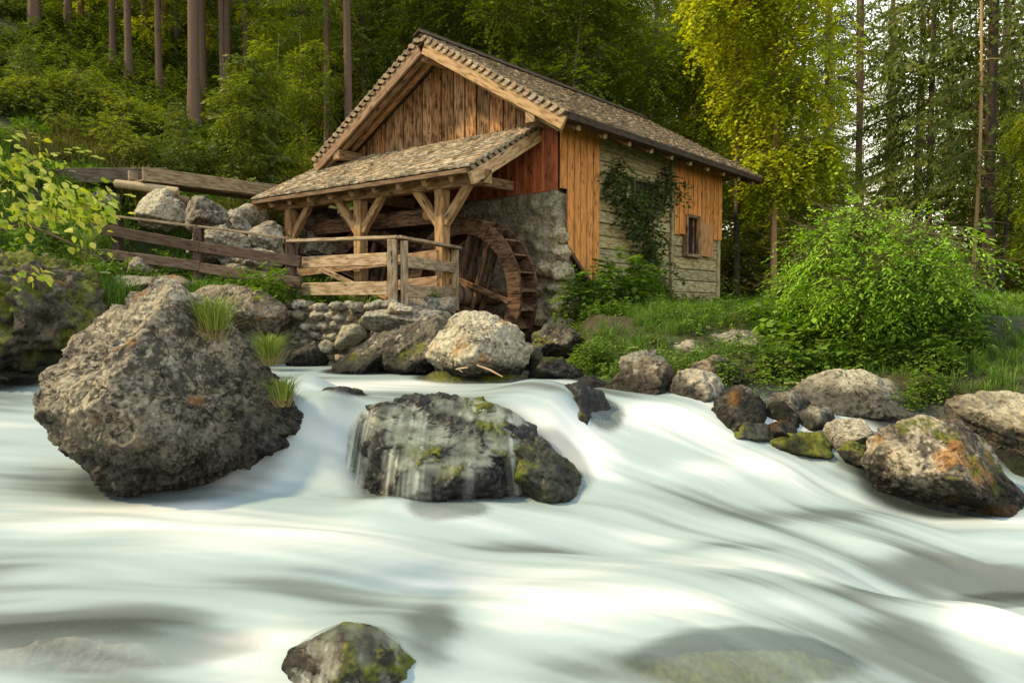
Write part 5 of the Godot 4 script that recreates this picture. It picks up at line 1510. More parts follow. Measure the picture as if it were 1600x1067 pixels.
func build_trees() -> void:
	var dark := Color(0.115, 0.150, 0.032)
	var mid := Color(0.25, 0.28, 0.045)
	var lit := Color(0.12, 0.135, 0.018)
	var sp_low := spruce_mesh(1.2, 17.0, 2.6, 120, dark, mid, 101, 0.9)
	var sp_high := spruce_mesh(7.5, 24.0, 2.9, 85, dark, mid, 102, 0.8)
	var sp_hang := spruce_mesh(2.4, 15.0, 2.3, 120, Color(0.075, 0.10, 0.022), Color(0.19, 0.22, 0.035), 103, 1.15, 1.35)
	var sp_young := spruce_mesh(0.15, 3.0, 1.25, 80, dark, Color(0.12, 0.135, 0.022), 104, 1.6, 0.6)
	var bare := trunk_mesh(24.0, 0.155, 0.07, Vector3.ZERO, Color(0.15, 0.105, 0.078), 22, 105)
	var bare2 := trunk_mesh(22.0, 0.13, 0.06, Vector3(0.3, 0, 0), Color(0.17, 0.12, 0.085), 22, 106)
	var thin := trunk_mesh(18.0, 0.085, 0.03, Vector3(-0.15, 0, 0.1), Color(0.10, 0.08, 0.06), 30, 107)
	# tall bare spruce trunks on the left slope
	var lf := [
		[2, 25.0, 0.8, "tall bare spruce trunk cut by the left edge of the picture"],
		[56, 25.0, 1.0, "thick bare spruce trunk, leftmost of the big trunks on the left slope"],
		[105, 26.5, 0.72, "slim spruce trunk standing right of the leftmost thick trunk"],
		[127, 28.0, 0.62, "slim dark spruce trunk, second right of the leftmost thick trunk"],
		[148, 32.0, 0.6, "faint thin spruce trunk deep behind on the left slope"],
		[175, 25.0, 0.68, "straight slim spruce trunk, left one of the close pair on the slope"],
		[198, 24.0, 0.74, "straight spruce trunk, right one of the close pair on the slope"],
		[248, 24.0, 0.70, "lone straight spruce trunk between the close pair and the thick reddish one"],
		[304, 22.0, 1.06, "thick reddish spruce trunk, largest of the left slope"],
		[314, 25.5, 0.8, "spruce trunk peeping out right behind the largest reddish trunk"],
		[346, 24.0, 0.62, "light barked slim trunk, left one of the pair behind the sapling"],
		[357, 25.0, 0.70, "light barked slim trunk, right one of the pair behind the sapling"],
		[509, 23.0, 0.62, "slim spruce trunk rising left of the gable peak, with yellow leaves behind"],
		[541, 21.0, 0.80, "stout spruce trunk nearest the gable peak on its left"],
		[568, 27.0, 0.5, "thin grey trunk just left of the gable peak"],
	]
	lf.append_array([
		[78, 30.0, 0.7, "thin dark trunk between the leftmost thick trunk and the slim one"],
		[225, 30.0, 0.7, "thin dark trunk between the close pair and the lone trunk"],
		[275, 31.0, 0.75, "thin dark trunk left of the reddish trunk, set back"],
		[384, 27.0, 0.6, "thin trunk right of the light barked pair, behind leaves"],
		[425, 29.0, 0.7, "dim trunk above the blurred sapling"],
		[470, 28.0, 0.65, "dim trunk left of the slim trunk by the gable"],
	])
	var k := 0
	for s: Array in lf:
		var x: float = (s[0] - 800.0) / 1214.0 * s[1] * 0.985
		tree("spruce_tree", s[3], "tree", on_ground(x, s[1], 0.2), bare, sp_high, M.needle, k * 1.7, s[2], "tall spruces on the left slope")
		k += 1
	# deep forest behind: on the hill and closing the middle
	var deep := [[-60, 31, "beyond the left edge of the picture"],
		[20, 33, "behind the trunk cut by the left edge"],
		[80, 36, "between the leftmost thick trunk and the slim one right of it"],
		[140, 33, "right behind the faint thin trunk"],
		[205, 35, "behind the close pair of trunks"],
		[265, 31, "right of the lone straight trunk"],
		[330, 34, "between the reddish trunk and the light barked pair"],
		[395, 30, "above the blurred sapling left of the mill"],
		[440, 34, "left of the slim trunk by the gable, set back"],
		[480, 29, "just left of the slim trunk near the gable"],
		[530, 34, "between the slim and the stout trunk by the gable"],
		[590, 31, "behind the thin grey trunk at the gable peak"],
		[640, 27, "directly behind the gable peak"],
		[690, 33, "a little right of the gable peak, set back"],
		[740, 28, "above the left third of the roof ridge"],
		[790, 34, "above the roof ridge, set back left of its middle"],
		[835, 29, "above the middle of the roof ridge"],
		[890, 33, "behind the slanting grey trunk"],
		[940, 28, "above the right third of the roof ridge"],
		[985, 34, "near the bright gap above the roof end"],
		[60, 44, "farthest row, behind the leftmost thick trunk"],
		[180, 45, "farthest row, behind the close pair of trunks"],
		[300, 46, "farthest row, behind the reddish trunk"],
		[420, 44, "farthest row, above the left bank tangle"],
		[540, 45, "farthest row, behind the stout trunk by the gable"],
		[660, 44, "farthest row, behind the gable peak"],
		[770, 46, "farthest row, above the left half of the ridge"],
		[880, 44, "farthest row, behind the slanting grey trunk"],
		[980, 46, "farthest row, above the right half of the ridge"],
		[1030, 38, "at the left border of the bright gap"]
	]
	for s: Array in deep:
		var x: float = (s[0] - 800.0) / 1214.0 * s[1]
		tree("forest_spruce", "dark spruce " + s[2], "tree", on_ground(x, s[1], 0.2), bare2, sp_low, M.needle, k * 1.3, 0.85 + 0.3 * fposmod(k * 0.377, 1.0), "deep forest spruces")
		k += 1
	# leafy trees
	var lobes := []
	var r := RandomNumberGenerator.new()
	r.seed = 5
	for i in 26:
		var h := r.randf_range(1.8, 10.0)
		var a := r.randf() * TAU
		var rad := r.randf_range(0.3, 1.7) * clampf(1.25 - absf(h - 5.0) / 8.0, 0.5, 1.0)
		lobes.append([Vector3(cos(a) * rad, h, sin(a) * rad), Vector3(1.0, 0.55, 1.0) * r.randf_range(0.6, 1.0), 95])
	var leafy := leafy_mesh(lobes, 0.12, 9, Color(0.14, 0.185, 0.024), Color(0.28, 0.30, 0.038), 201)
	var leafy_sun_tinted := leafy_mesh(lobes, 0.12, 9, Color(0.28, 0.35, 0.022), Color(0.50, 0.54, 0.04), 202)  # lit copy of the crown: sunlight put into brighter, yellower leaf colours
	lobes = []
	for i in 72:
		var h := r.randf_range(2.5, 9.5)
		var a := r.randf() * TAU
		var rad := r.randf_range(0.2, 1.4) * clampf(0.15 + h * 0.14, 0.4, 1.0)
		lobes.append([Vector3(cos(a) * rad - (0.4 if h > 5.0 else -0.15), h, sin(a) * rad), Vector3(0.62, 0.55, 0.62) * r.randf_range(0.55, 1.1), 80])
	var golden := leafy_mesh(lobes, 0.105, 9, Color(0.27, 0.335, 0.02), Color(0.53, 0.55, 0.04), 203, 0.55)  # sunlit glow partly put into these bright leaf colours
	var pale_thin := trunk_mesh(13.0, 0.075, 0.03, Vector3(0.1, 0, 0), Color(0.36, 0.22, 0.12), 34, 204)
	var grey_thin := trunk_mesh(11.0, 0.06, 0.02, Vector3(0.9, 0, 0.2), Color(0.20, 0.17, 0.13), 16, 205)
	tree("sun_tinted_tree", "sunlit golden green leafy tree with thin bright trunk right of the mill", "tree", on_ground(6.18, 18.3), pale_thin, golden, M.sunleaf, 0.4, 1.1, "")
	tree("sun_tinted_tree", "yellow green tree with painted glow above the far end of the mill roof", "tree", on_ground(6.03, 24.0), grey_thin, golden, M.sunleaf, 2.4, 1.12, "")
	tree("sun_tinted_tree", "yellow green tree behind and right of the thin bright trunk", "tree", on_ground(9.885, 24.0), grey_thin, leafy_sun_tinted, M.sunleaf, 1.3, 0.5, "")
	tree("sun_tinted_tree", "golden tree farther back between the mill roof end and the bright trunk", "tree", on_ground(8.34, 27.0), grey_thin, golden, M.sunleaf, 5.2, 1.15, "")
	tree("sun_tinted_tree", "narrow yellow tree in the gap above the roof end, farthest of the golden ones", "tree", on_ground(6.796, 33.0), grey_thin, leafy_sun_tinted, M.sunleaf, 3.2, 1.1, "")
	var glow := [[600, 29.0, 0.8, "tree with glow painted into its leaves behind the thin grey trunk at the gable peak"], [520, 27.0, 0.62, "tree with golden light painted into its leaves between the two trunks left of the gable"], [735, 30.0, 1.0, "green tree with painted glow above the left part of the roof ridge"], [830, 31.0, 1.05, "yellow green tree with painted glow above the middle of the roof ridge"], [925, 29.0, 1.0, "green tree with painted glow left of the bright gap above the roof"], [250, 27.0, 0.5, "yellow green sapling with painted glow behind the lone straight trunk"], [150, 28.0, 0.45, "yellow green sapling with painted glow behind the close pair of trunks"], [430, 25.0, 0.5, "green sapling crown with painted glow above the blurred sapling"]]
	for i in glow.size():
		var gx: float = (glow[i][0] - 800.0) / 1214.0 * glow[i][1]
		tree("sun_tinted_tree", glow[i][3], "tree", on_ground(gx, glow[i][1]), grey_thin, leafy_sun_tinted, M.sunleaf, i * 1.37, glow[i][2], "forest trees with glow painted into their leaves")
	tree("sun_tinted_tree", "low yellow tree at the right edge of the picture", "tree", on_ground(11.623, 17.0), grey_thin, golden, M.sunleaf, 4.0, 0.5, "")
	tree("sun_tinted_tree", "tree with bright yellow glow painted into its leaves left of the gable peak", "tree", on_ground(-6.194, 32.0), grey_thin, leafy_sun_tinted, M.sunleaf, 0.9, 0.85, "")
	tree("sun_tinted_tree", "yellow green sapling with light painted into its leaves between the slope trunks", "tree", on_ground(-11.227, 29.0), grey_thin, leafy_sun_tinted, M.sunleaf, 2.9, 0.5, "")
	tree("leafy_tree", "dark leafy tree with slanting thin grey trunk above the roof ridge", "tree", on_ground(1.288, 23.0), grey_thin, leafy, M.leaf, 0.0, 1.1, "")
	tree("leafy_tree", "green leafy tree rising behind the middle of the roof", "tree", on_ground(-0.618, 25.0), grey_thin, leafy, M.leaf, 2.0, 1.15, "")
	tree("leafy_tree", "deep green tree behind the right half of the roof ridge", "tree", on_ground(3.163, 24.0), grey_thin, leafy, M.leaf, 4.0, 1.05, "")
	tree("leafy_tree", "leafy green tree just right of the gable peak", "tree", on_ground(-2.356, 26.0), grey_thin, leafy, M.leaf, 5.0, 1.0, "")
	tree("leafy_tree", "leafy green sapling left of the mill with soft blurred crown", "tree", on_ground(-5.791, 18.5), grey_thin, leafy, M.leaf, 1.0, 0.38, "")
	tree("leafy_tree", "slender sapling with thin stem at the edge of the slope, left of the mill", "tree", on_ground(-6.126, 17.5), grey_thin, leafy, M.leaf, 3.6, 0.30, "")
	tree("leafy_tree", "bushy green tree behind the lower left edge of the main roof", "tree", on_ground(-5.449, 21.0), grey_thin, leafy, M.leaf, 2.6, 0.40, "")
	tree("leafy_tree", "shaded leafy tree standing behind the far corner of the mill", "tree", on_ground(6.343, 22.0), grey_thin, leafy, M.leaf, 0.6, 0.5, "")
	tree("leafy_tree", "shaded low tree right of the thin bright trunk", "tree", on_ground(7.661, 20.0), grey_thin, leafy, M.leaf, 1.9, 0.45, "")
	# dark spruces on the right
	tree("spruce_tree", "large dark spruce with tall black trunk at the right", "tree", on_ground(12.29, 20.0), trunk_mesh(20.0, 0.115, 0.06, Vector3(-0.05, 0, 0), Color(0.075, 0.058, 0.045), 40, 110), sp_hang, M.needle, 0.3, 1.25, "")
	tree("spruce_tree", "drooping dark spruce left of the large black trunk", "tree", on_ground(11.725, 22.0), thin, sp_hang, M.needle, 2.1, 1.2, "")
	tree("spruce_tree", "leaning thin dark trunk right of the large black one", "tree", on_ground(11.926, 19.0), trunk_mesh(16.0, 0.06, 0.03, Vector3(1.3, 0, 0), Color(0.06, 0.05, 0.04), 20, 111), null, M.needle, 0.0, 1.0, "")
	tree("spruce_tree", "thin sunlit bare trunk left of the large black trunk", "tree", on_ground(11.016, 18.6), trunk_mesh(9.0, 0.055, 0.025, Vector3(0.05, 0, 0), Color(0.42, 0.28, 0.14), 20, 112), null, M.needle, 0.0, 1.0, "")
	tree("spruce_tree", "dark spruce with hanging boughs at the top right corner", "tree", on_ground(15.914, 23.0), thin, sp_hang, M.needle, 4.4, 1.3, "")
	tree("spruce_tree", "tall dark spruce behind the golden tree, its crown closing the sky", "tree", on_ground(11.458, 26.0), bare2, spruce_mesh(8.0, 22.0, 2.8, 80, dark, mid, 114, 0.8), M.needle, 1.1, 1.0, "")
	tree("spruce_tree", "thin trunk between the mill corner and the bright trunk", "tree", on_ground(5.59, 19.5), thin, null, M.needle, 0.0, 1.0, "")
	# far trunks against the bright sky
	for i in 84:
		var d := 27.0 + 0.62 * i
		var px := 1015.0 + fposmod(i * 137.3, 640.0)
		var x := (px - 800.0) / 1214.0 * d
		tree("far_spruce", "thin far spruce trunk dark against the bright sky on the right", "tree", on_ground(x, d, 0.2), bare2 if i % 2 == 0 else thin, sp_high if i % 2 == 0 else null, M.needle, i * 0.9, 0.8 + 0.25 * fposmod(i * 0.31, 1.0), "far trunks against the sky")
	# young spruces and shrubs on the left bank
	var yl := ["dense dark young spruce in the middle of the left bank", "small young spruce left of the dense one, above white flowers", "taller young spruce before the pair of light barked trunks", "low spruce shrub at the left edge of the bank"]
	var yp := [[283, 17.4, 0.62], [232, 16.8, 0.34], [385, 18.0, 1.15], [50, 18.6, 0.5]]
	for i in 4:
		var x: float = (yp[i][0] - 800.0) / 1214.0 * yp[i][1]
		tree("young_spruce", yl[i], "tree", on_ground(x, yp[i][1]), null, sp_young, M.needle, i * 1.4, yp[i][2], "young spruces on the bank")
	var shrub := leafy_mesh([[Vector3(0, 0.5, 0), Vector3(0.8, 0.55, 0.8), 330], [Vector3(0.5, 0.9, 0.2), Vector3(0.5, 0.4, 0.5), 150], [Vector3(-0.4, 0.85, -0.2), Vector3(0.5, 0.45, 0.5), 150]], 0.075, 8, Color(0.13, 0.165, 0.026), Color(0.25, 0.265, 0.045), 210)
	var shrub2 := leafy_mesh([[Vector3(0, 0.6, 0), Vector3(0.9, 0.65, 0.9), 420], [Vector3(0.3, 1.2, 0), Vector3(0.5, 0.4, 0.5), 160]], 0.09, 8, Color(0.15, 0.19, 0.026), Color(0.28, 0.29, 0.045), 211)
	var sp := [[15, 19.0, "at the left picture edge below the cut trunk"],
		[95, 19.5, "under the slim trunk right of the leftmost thick one"],
		[140, 19.2, "under the faint thin trunk"],
		[175, 18.6, "below the left trunk of the close pair"],
		[30, 17.6, "low at the left edge above the white flowers"],
		[215, 19.2, "below the right trunk of the close pair"],
		[110, 17.4, "above the row of white flowers"],
		[255, 19.6, "under the lone straight trunk"],
		[180, 17.6, "left of the small young spruce"],
		[300, 19.0, "under the reddish trunk"],
		[345, 19.0, "left of the taller young spruce"],
		[395, 19.5, "behind the taller young spruce"],
		[440, 18.0, "in the tangle beside the blurred sapling"],
		[460, 19.4, "close to the left roof edge of the mill"],
		[370, 20.0, "at the foot of the light barked pair"],
		[65, 18.2, "right of the low spruce at the left edge"],
		[150, 20.0, "highest on the bank, left of the pair"],
		[230, 20.0, "high on the bank below the lone trunk"],
		[205, 16.8, "just above the dark upper flume"],
		[420, 16.6, "beside the flume where it meets the porch roof"],
		[505, 18.4, "behind the lower left corner of the main roof"]
	]
	for i in sp.size():
		var x: float = (sp[i][0] - 800.0) / 1214.0 * sp[i][1]
		tree("shrub", "leafy green shrub " + sp[i][2], "shrub", on_ground(x, sp[i][1]), null, shrub if i % 2 == 0 else shrub2, M.leaf, i * 1.9, 0.45 + 0.4 * fposmod(i * 0.37, 1.0), "shrubs on the left bank")
	for i in 40:
		var d := 20.0 + 0.8 * i
		var px := 1115.0 + fposmod(i * 97.0, 540.0)
		var x := (px - 800.0) / 1214.0 * d
		tree("undergrowth_bush", "shaded green bush on the forest floor right of the mill", "bush", on_ground(x, d, 0.3), null, shrub2 if i % 2 == 0 else shrub, M.leaf, i * 1.1, 1.6 + 0.9 * fposmod(i * 0.47, 1.0) + 0.02 * i, "bushes on the forest floor")
	# the big green bush on the right
	var bl := []
	for i in 27:
		var a := r.randf() * TAU
		var h := r.randf_range(0.4, 1.7)
		var rad := r.randf_range(0.2, 0.85) * (1.15 - 0.45 * absf(h - 0.9))
		bl.append([Vector3(cos(a) * rad * 1.05, h, sin(a) * rad * 0.9), Vector3(0.38, 0.22, 0.38) * r.randf_range(0.6, 1.2), 105])
	for i in 26:
		var a := r.randf() * TAU
		var rad := r.randf_range(0.3, 1.35)
		bl.append([Vector3(cos(a) * rad, 2.0 - rad * 0.85 + r.randf_range(-0.35, 0.3), sin(a) * rad), Vector3(0.15, 0.22, 0.15), 24])
	var bush := thing("bush", "big bright green bush with feathery leaves above the wide slab boulder", "bush", on_ground(4.103, 8.8, 0.1))
	bush.scale = Vector3(0.80, 0.88, 0.80)
	var bm := obj("foliage", leafy_mesh(bl, 0.078, 13, Color(0.19, 0.35, 0.03), Color(0.33, 0.52, 0.06), 220, 0.5, 0.17), M.leaf, bush)
	bm.set_meta("kind", "stuff")
	var bl2 := []
	for b: Array in bl:
		bl2.append([b[0], b[1] * 1.12, b[2] * 0.09])
	var bm2 := obj("large_leaves", leafy_mesh(bl2, 0.135, 7, Color(0.10, 0.20, 0.02), Color(0.26, 0.40, 0.045), 221, 0.35, 0.26), M.leaf, bush)
	bm2.set_meta("kind", "stuff")
	for i in 18:
		var q := MB.new()
		var a := r.randf() * TAU
		var o := Vector3(cos(a), 0, sin(a))
		var l := r.randf_range(1.1, 1.8)
		q.tube([o * 0.12, o * 0.2 + Vector3(0, l * 0.4, 0), o * 0.55 + Vector3(0, l * 0.8, 0), o * 0.75 + Vector3(0, l, 0)], [0.016, 0.012, 0.008, 0.004], 5, Color(0.16, 0.12, 0.07), false)
		obj("stem", q.commit(), M.plain, bush)
	build_creeper()
	build_branch()

func build_creeper() -> void:
	var m := Transform3D(Basis(HU, Vector3.UP, HV), MILL)
	var vine := thing("climbing_vine", "dark green climbing vine growing up the grey plank wall past the small window", "vine", m * Vector3(0.1, -0.1, -2.6))
	vine.basis = Basis(HU, Vector3.UP, HV)
	# blobs along its way: along the wall, height, radius, twigs
	var way := [[2.85, 0.15, 0.42, 80], [2.4, 0.25, 0.4, 70], [3.2, 0.3, 0.35, 60], [2.7, 0.65, 0.36, 70], [2.95, 0.95, 0.3, 60], [2.55, 1.15, 0.3, 60], [2.75, 1.4, 0.28, 55], [2.3, 1.5, 0.28, 55], [1.9, 1.75, 0.24, 45], [1.65, 2.1, 0.26, 45], [1.45, 2.35, 0.22, 40], [1.8, 2.42, 0.2, 35], [2.75, 1.9, 0.26, 45], [3.0, 2.2, 0.24, 40], [3.35, 2.45, 0.2, 34], [3.75, 2.35, 0.2, 30], [3.6, 2.6, 0.16, 22], [2.0, 2.0, 0.2, 30], [2.75, 2.15, 0.26, 60], [3.05, 1.95, 0.22, 40], [2.45, 2.0, 0.2, 36], [3.3, 0.75, 0.25, 34], [2.1, 0.6, 0.25, 34]]
	var lb := []
	for w: Array in way:
		lb.append([Vector3(0.02, w[1] + 0.1, -(w[0] - 2.6)), Vector3(0.16, w[2], w[2]), w[3] * 1.0])
	var fo := obj("foliage", leafy_mesh(lb, 0.10, 6, Color(0.05, 0.08, 0.025), Color(0.12, 0.15, 0.05), 230, 0.6, 0.34, false), M.leaf, vine)
	fo.set_meta("kind", "stuff")
	var stems := [[[2.8, -0.1], [2.7, 0.6], [2.6, 1.2], [2.1, 1.6], [1.6, 2.2], [1.45, 2.5]], [[2.9, -0.1], [2.95, 0.8], [2.75, 1.5], [2.9, 2.1], [3.4, 2.45], [3.8, 2.4]], [[3.6, 0.05], [3.45, 0.35], [3.3, 0.7]]]
	for s: Array in stems:
		var q := MB.new()
		var pts := []
		var rad := []
		for i in s.size():
			pts.append(Vector3(-0.01, s[i][1] + 0.1, -(s[i][0] - 2.6)))
			rad.append(0.018 - 0.002 * i)
		q.tube(pts, rad, 6, Color(0.10, 0.075, 0.05))
		obj("stem", q.commit(), M.plain, vine)

func leaf_shape(sd: int, col: Color) -> ArrayMesh:
	var r := RandomNumberGenerator.new()
	r.seed = sd
	var q := MB.new()
	var l := 1.0
	var prof := [0.0, 0.22, 0.36, 0.38, 0.30, 0.16, 0.0]
	for k in 6:
		var u0 := k / 6.0
		var u1 := (k + 1) / 6.0
		var b0 := -0.25 * u0 * u0
		var b1 := -0.25 * u1 * u1
		for sg in [-1.0, 1.0]:
			q.leaf(Vector3(u0, b0, 0), Vector3(u1, b1, 0), Vector3(u1, b1 + 0.10 * prof[k + 1], prof[k + 1] * sg), Vector3(u0, b0 + 0.10 * prof[k], prof[k] * sg), vary_r(col, 0.12, r))
	return q.commit()

func build_branch() -> void:
	var br := thing("leafy_branch", "sunlit yellow green leafy branch reaching in from the left, close to the camera", "branch", Vector3(-3.243, 0.415, -4.6))
	var o := br.position
	var q := MB.new()
	var main := [Vector3.ZERO, Vector3(-2.801, 0.479, -4.5) - o, Vector3(-2.489, 0.361, -4.4) - o, Vector3(-2.293, 0.26, -4.4) - o, Vector3(-2.202, 0.307, -4.4) - o]
	q.tube(main, [0.012, 0.009, 0.006, 0.004, 0.002], 6, Color(0.07, 0.05, 0.035))
	obj("twig", q.commit(), M.plain, br)
	q = MB.new()
	q.tube([Vector3.ZERO, Vector3(-2.953, 0.332, -4.5) - o, Vector3(-2.889, 0.24, -4.5) - o, Vector3(-2.772, 0.203, -4.5) - o], [0.008, 0.006, 0.004, 0.002], 5, Color(0.07, 0.05, 0.035))
	obj("twig", q.commit(), M.plain, br)
	q = MB.new()
	q.tube([Vector3.ZERO, Vector3(-3.113, 0.691, -4.7) - o, Vector3(-2.955, 0.836, -4.7) - o, Vector3(-2.799, 0.92, -4.7) - o], [0.009, 0.006, 0.004, 0.002], 5, Color(0.07, 0.05, 0.035))
	obj("twig", q.commit(), M.plain, br)
	var shapes: Array[ArrayMesh] = []
	for k in 5:
		shapes.append(leaf_shape(k, [Color(0.26, 0.33, 0.04), Color(0.36, 0.38, 0.07), Color(0.21, 0.30, 0.03), Color(0.42, 0.42, 0.10), Color(0.30, 0.36, 0.05)][k]))
	var r := RandomNumberGenerator.new()
	r.seed = 77
	# sprays: centre, half width, half height (metres), leaves
	var sp := [[Vector3(-2.934, 0.882, -4.7), 0.20, 0.13, 110], [Vector3(-2.54, 0.625, -4.5), 0.26, 0.10, 120], [Vector3(-2.725, 0.57, -4.5), 0.24, 0.10, 70], [Vector3(-2.42, 0.54, -4.4), 0.13, 0.12, 70], [Vector3(-2.855, 0.534, -4.5), 0.14, 0.10, 24], [Vector3(-2.382, 0.343, -4.4), 0.17, 0.05, 10], [Vector3(-2.772, 0.192, -4.5), 0.12, 0.05, 16], [Vector3(-3.009, 0.677, -4.6), 0.1, 0.1, 16]]
	for s: Array in sp:
		for k in int(s[3]):
			var p: Vector3 = s[0] + Vector3(r.randfn() * 0.55 * s[1], r.randfn() * 0.55 * s[2], r.randfn() * 0.10) - o
			var lf := obj("leaf", shapes[r.randi() % 5], M.sunleaf, br)
			var sz := r.randf_range(0.036, 0.068)
			lf.transform = Transform3D(Basis.from_euler(Vector3(r.randf_range(-0.7, 0.7), r.randf_range(-0.9, 0.9), r.randf_range(-1.3, 0.1))).scaled(Vector3.ONE * sz), p)

# ---------------------------------------------------------------- grass, herbs, flowers
func tuft_mesh(blades: int, height: float, spread: float, col: Color, col2: Color, sd: int) -> ArrayMesh:
	var r := RandomNumberGenerator.new()
	r.seed = sd
	var q := MB.new()
	for k in blades:
		var a := r.randf() * TAU
		var o := Vector3(cos(a), 0, sin(a))
		var p := o * r.randf() * spread * 0.35
		var h := height * r.randf_range(0.55, 1.1)
		var bend := o * spread * r.randf_range(0.3, 1.1)
		var w := Vector3(-sin(a), 0, cos(a)) * height * 0.014
		var m := p + bend * 0.35 + Vector3(0, h * 0.65, 0)
		var t := p + bend + Vector3(0, h * r.randf_range(0.75, 1.0), 0)
		var c := vary_r(col.lerp(col2, r.randf()), 0.2, r)
		q.leaf(p + w, p - w, m - w * 0.8, m + w * 0.8, c)
		q.tri(m + w * 0.8, m - w * 0.8, t, c)
	return q.commit()

func scatter(called: String, mesh: Mesh, m: Material, places: Array, lo: float, hi: float, label := "", category := "", tint := 0.25) -> void:
	var mm := MultiMesh.new()
	mm.transform_format = MultiMesh.TRANSFORM_3D
	mm.use_colors = true
	mm.mesh = mesh
	mm.instance_count = places.size()
	for i in places.size():
		var s := rng.randf_range(lo, hi)
		var b := Basis(Vector3.UP, rng.randf() * TAU).scaled(Vector3(s, s * rng.randf_range(0.8, 1.25), s))
		mm.set_instance_transform(i, Transform3D(b, places[i]))
		var k := 1.0 + rng.randf_range(-tint, tint)
		mm.set_instance_color(i, Color(k * rng.randf_range(0.9, 1.15), k, k))
	var o := MultiMeshInstance3D.new()
	o.multimesh = mm
	o.material_override = m
	put(called, o)
	tag(o, label, category, "", "stuff")

func inside_mill(x: float, d: float, margin: float) -> bool:
	var lx := (x - 0.741) * 0.777 - (d - 12.5) * 0.63
	var lz := (x - 0.741) * -0.63 - (d - 12.5) * 0.777
	if lx > -5.3 - margin and lx < 0.05 + margin and lz > -6.3 - margin and lz < 0.1:
		return true
	return lx > -5.2 and lx < 0.3 and lz >= -0.2 and lz < 1.5

func places(n: int, x0: float, x1: float, d0: float, d1: float, thresh: float, freq: float, seed_off: float, edge := 0.5) -> Array:
	var out := []
	for i in n:
		var x := rng.randf_range(x0, x1)
		var d := rng.randf_range(d0, d1)
		if d < shore(x) + edge or inside_mill(x, d, 0.05):
			continue
		if n1.get_noise_2d(x * freq + seed_off, d * freq) < thresh:
			continue
		var hit := false
		for r in rock_spots:
			if r.y > 12.0:
				continue
			if absf(x - r.x) < r.z * 0.95 and d > r.y - 0.15 - r.z * 0.75 and d < r.y + 0.2 + r.z * 0.2:
				hit = true
				break
		if hit:
			continue
		out.append(Vector3(x, ground(x, d) - 0.02, -d))
	return out

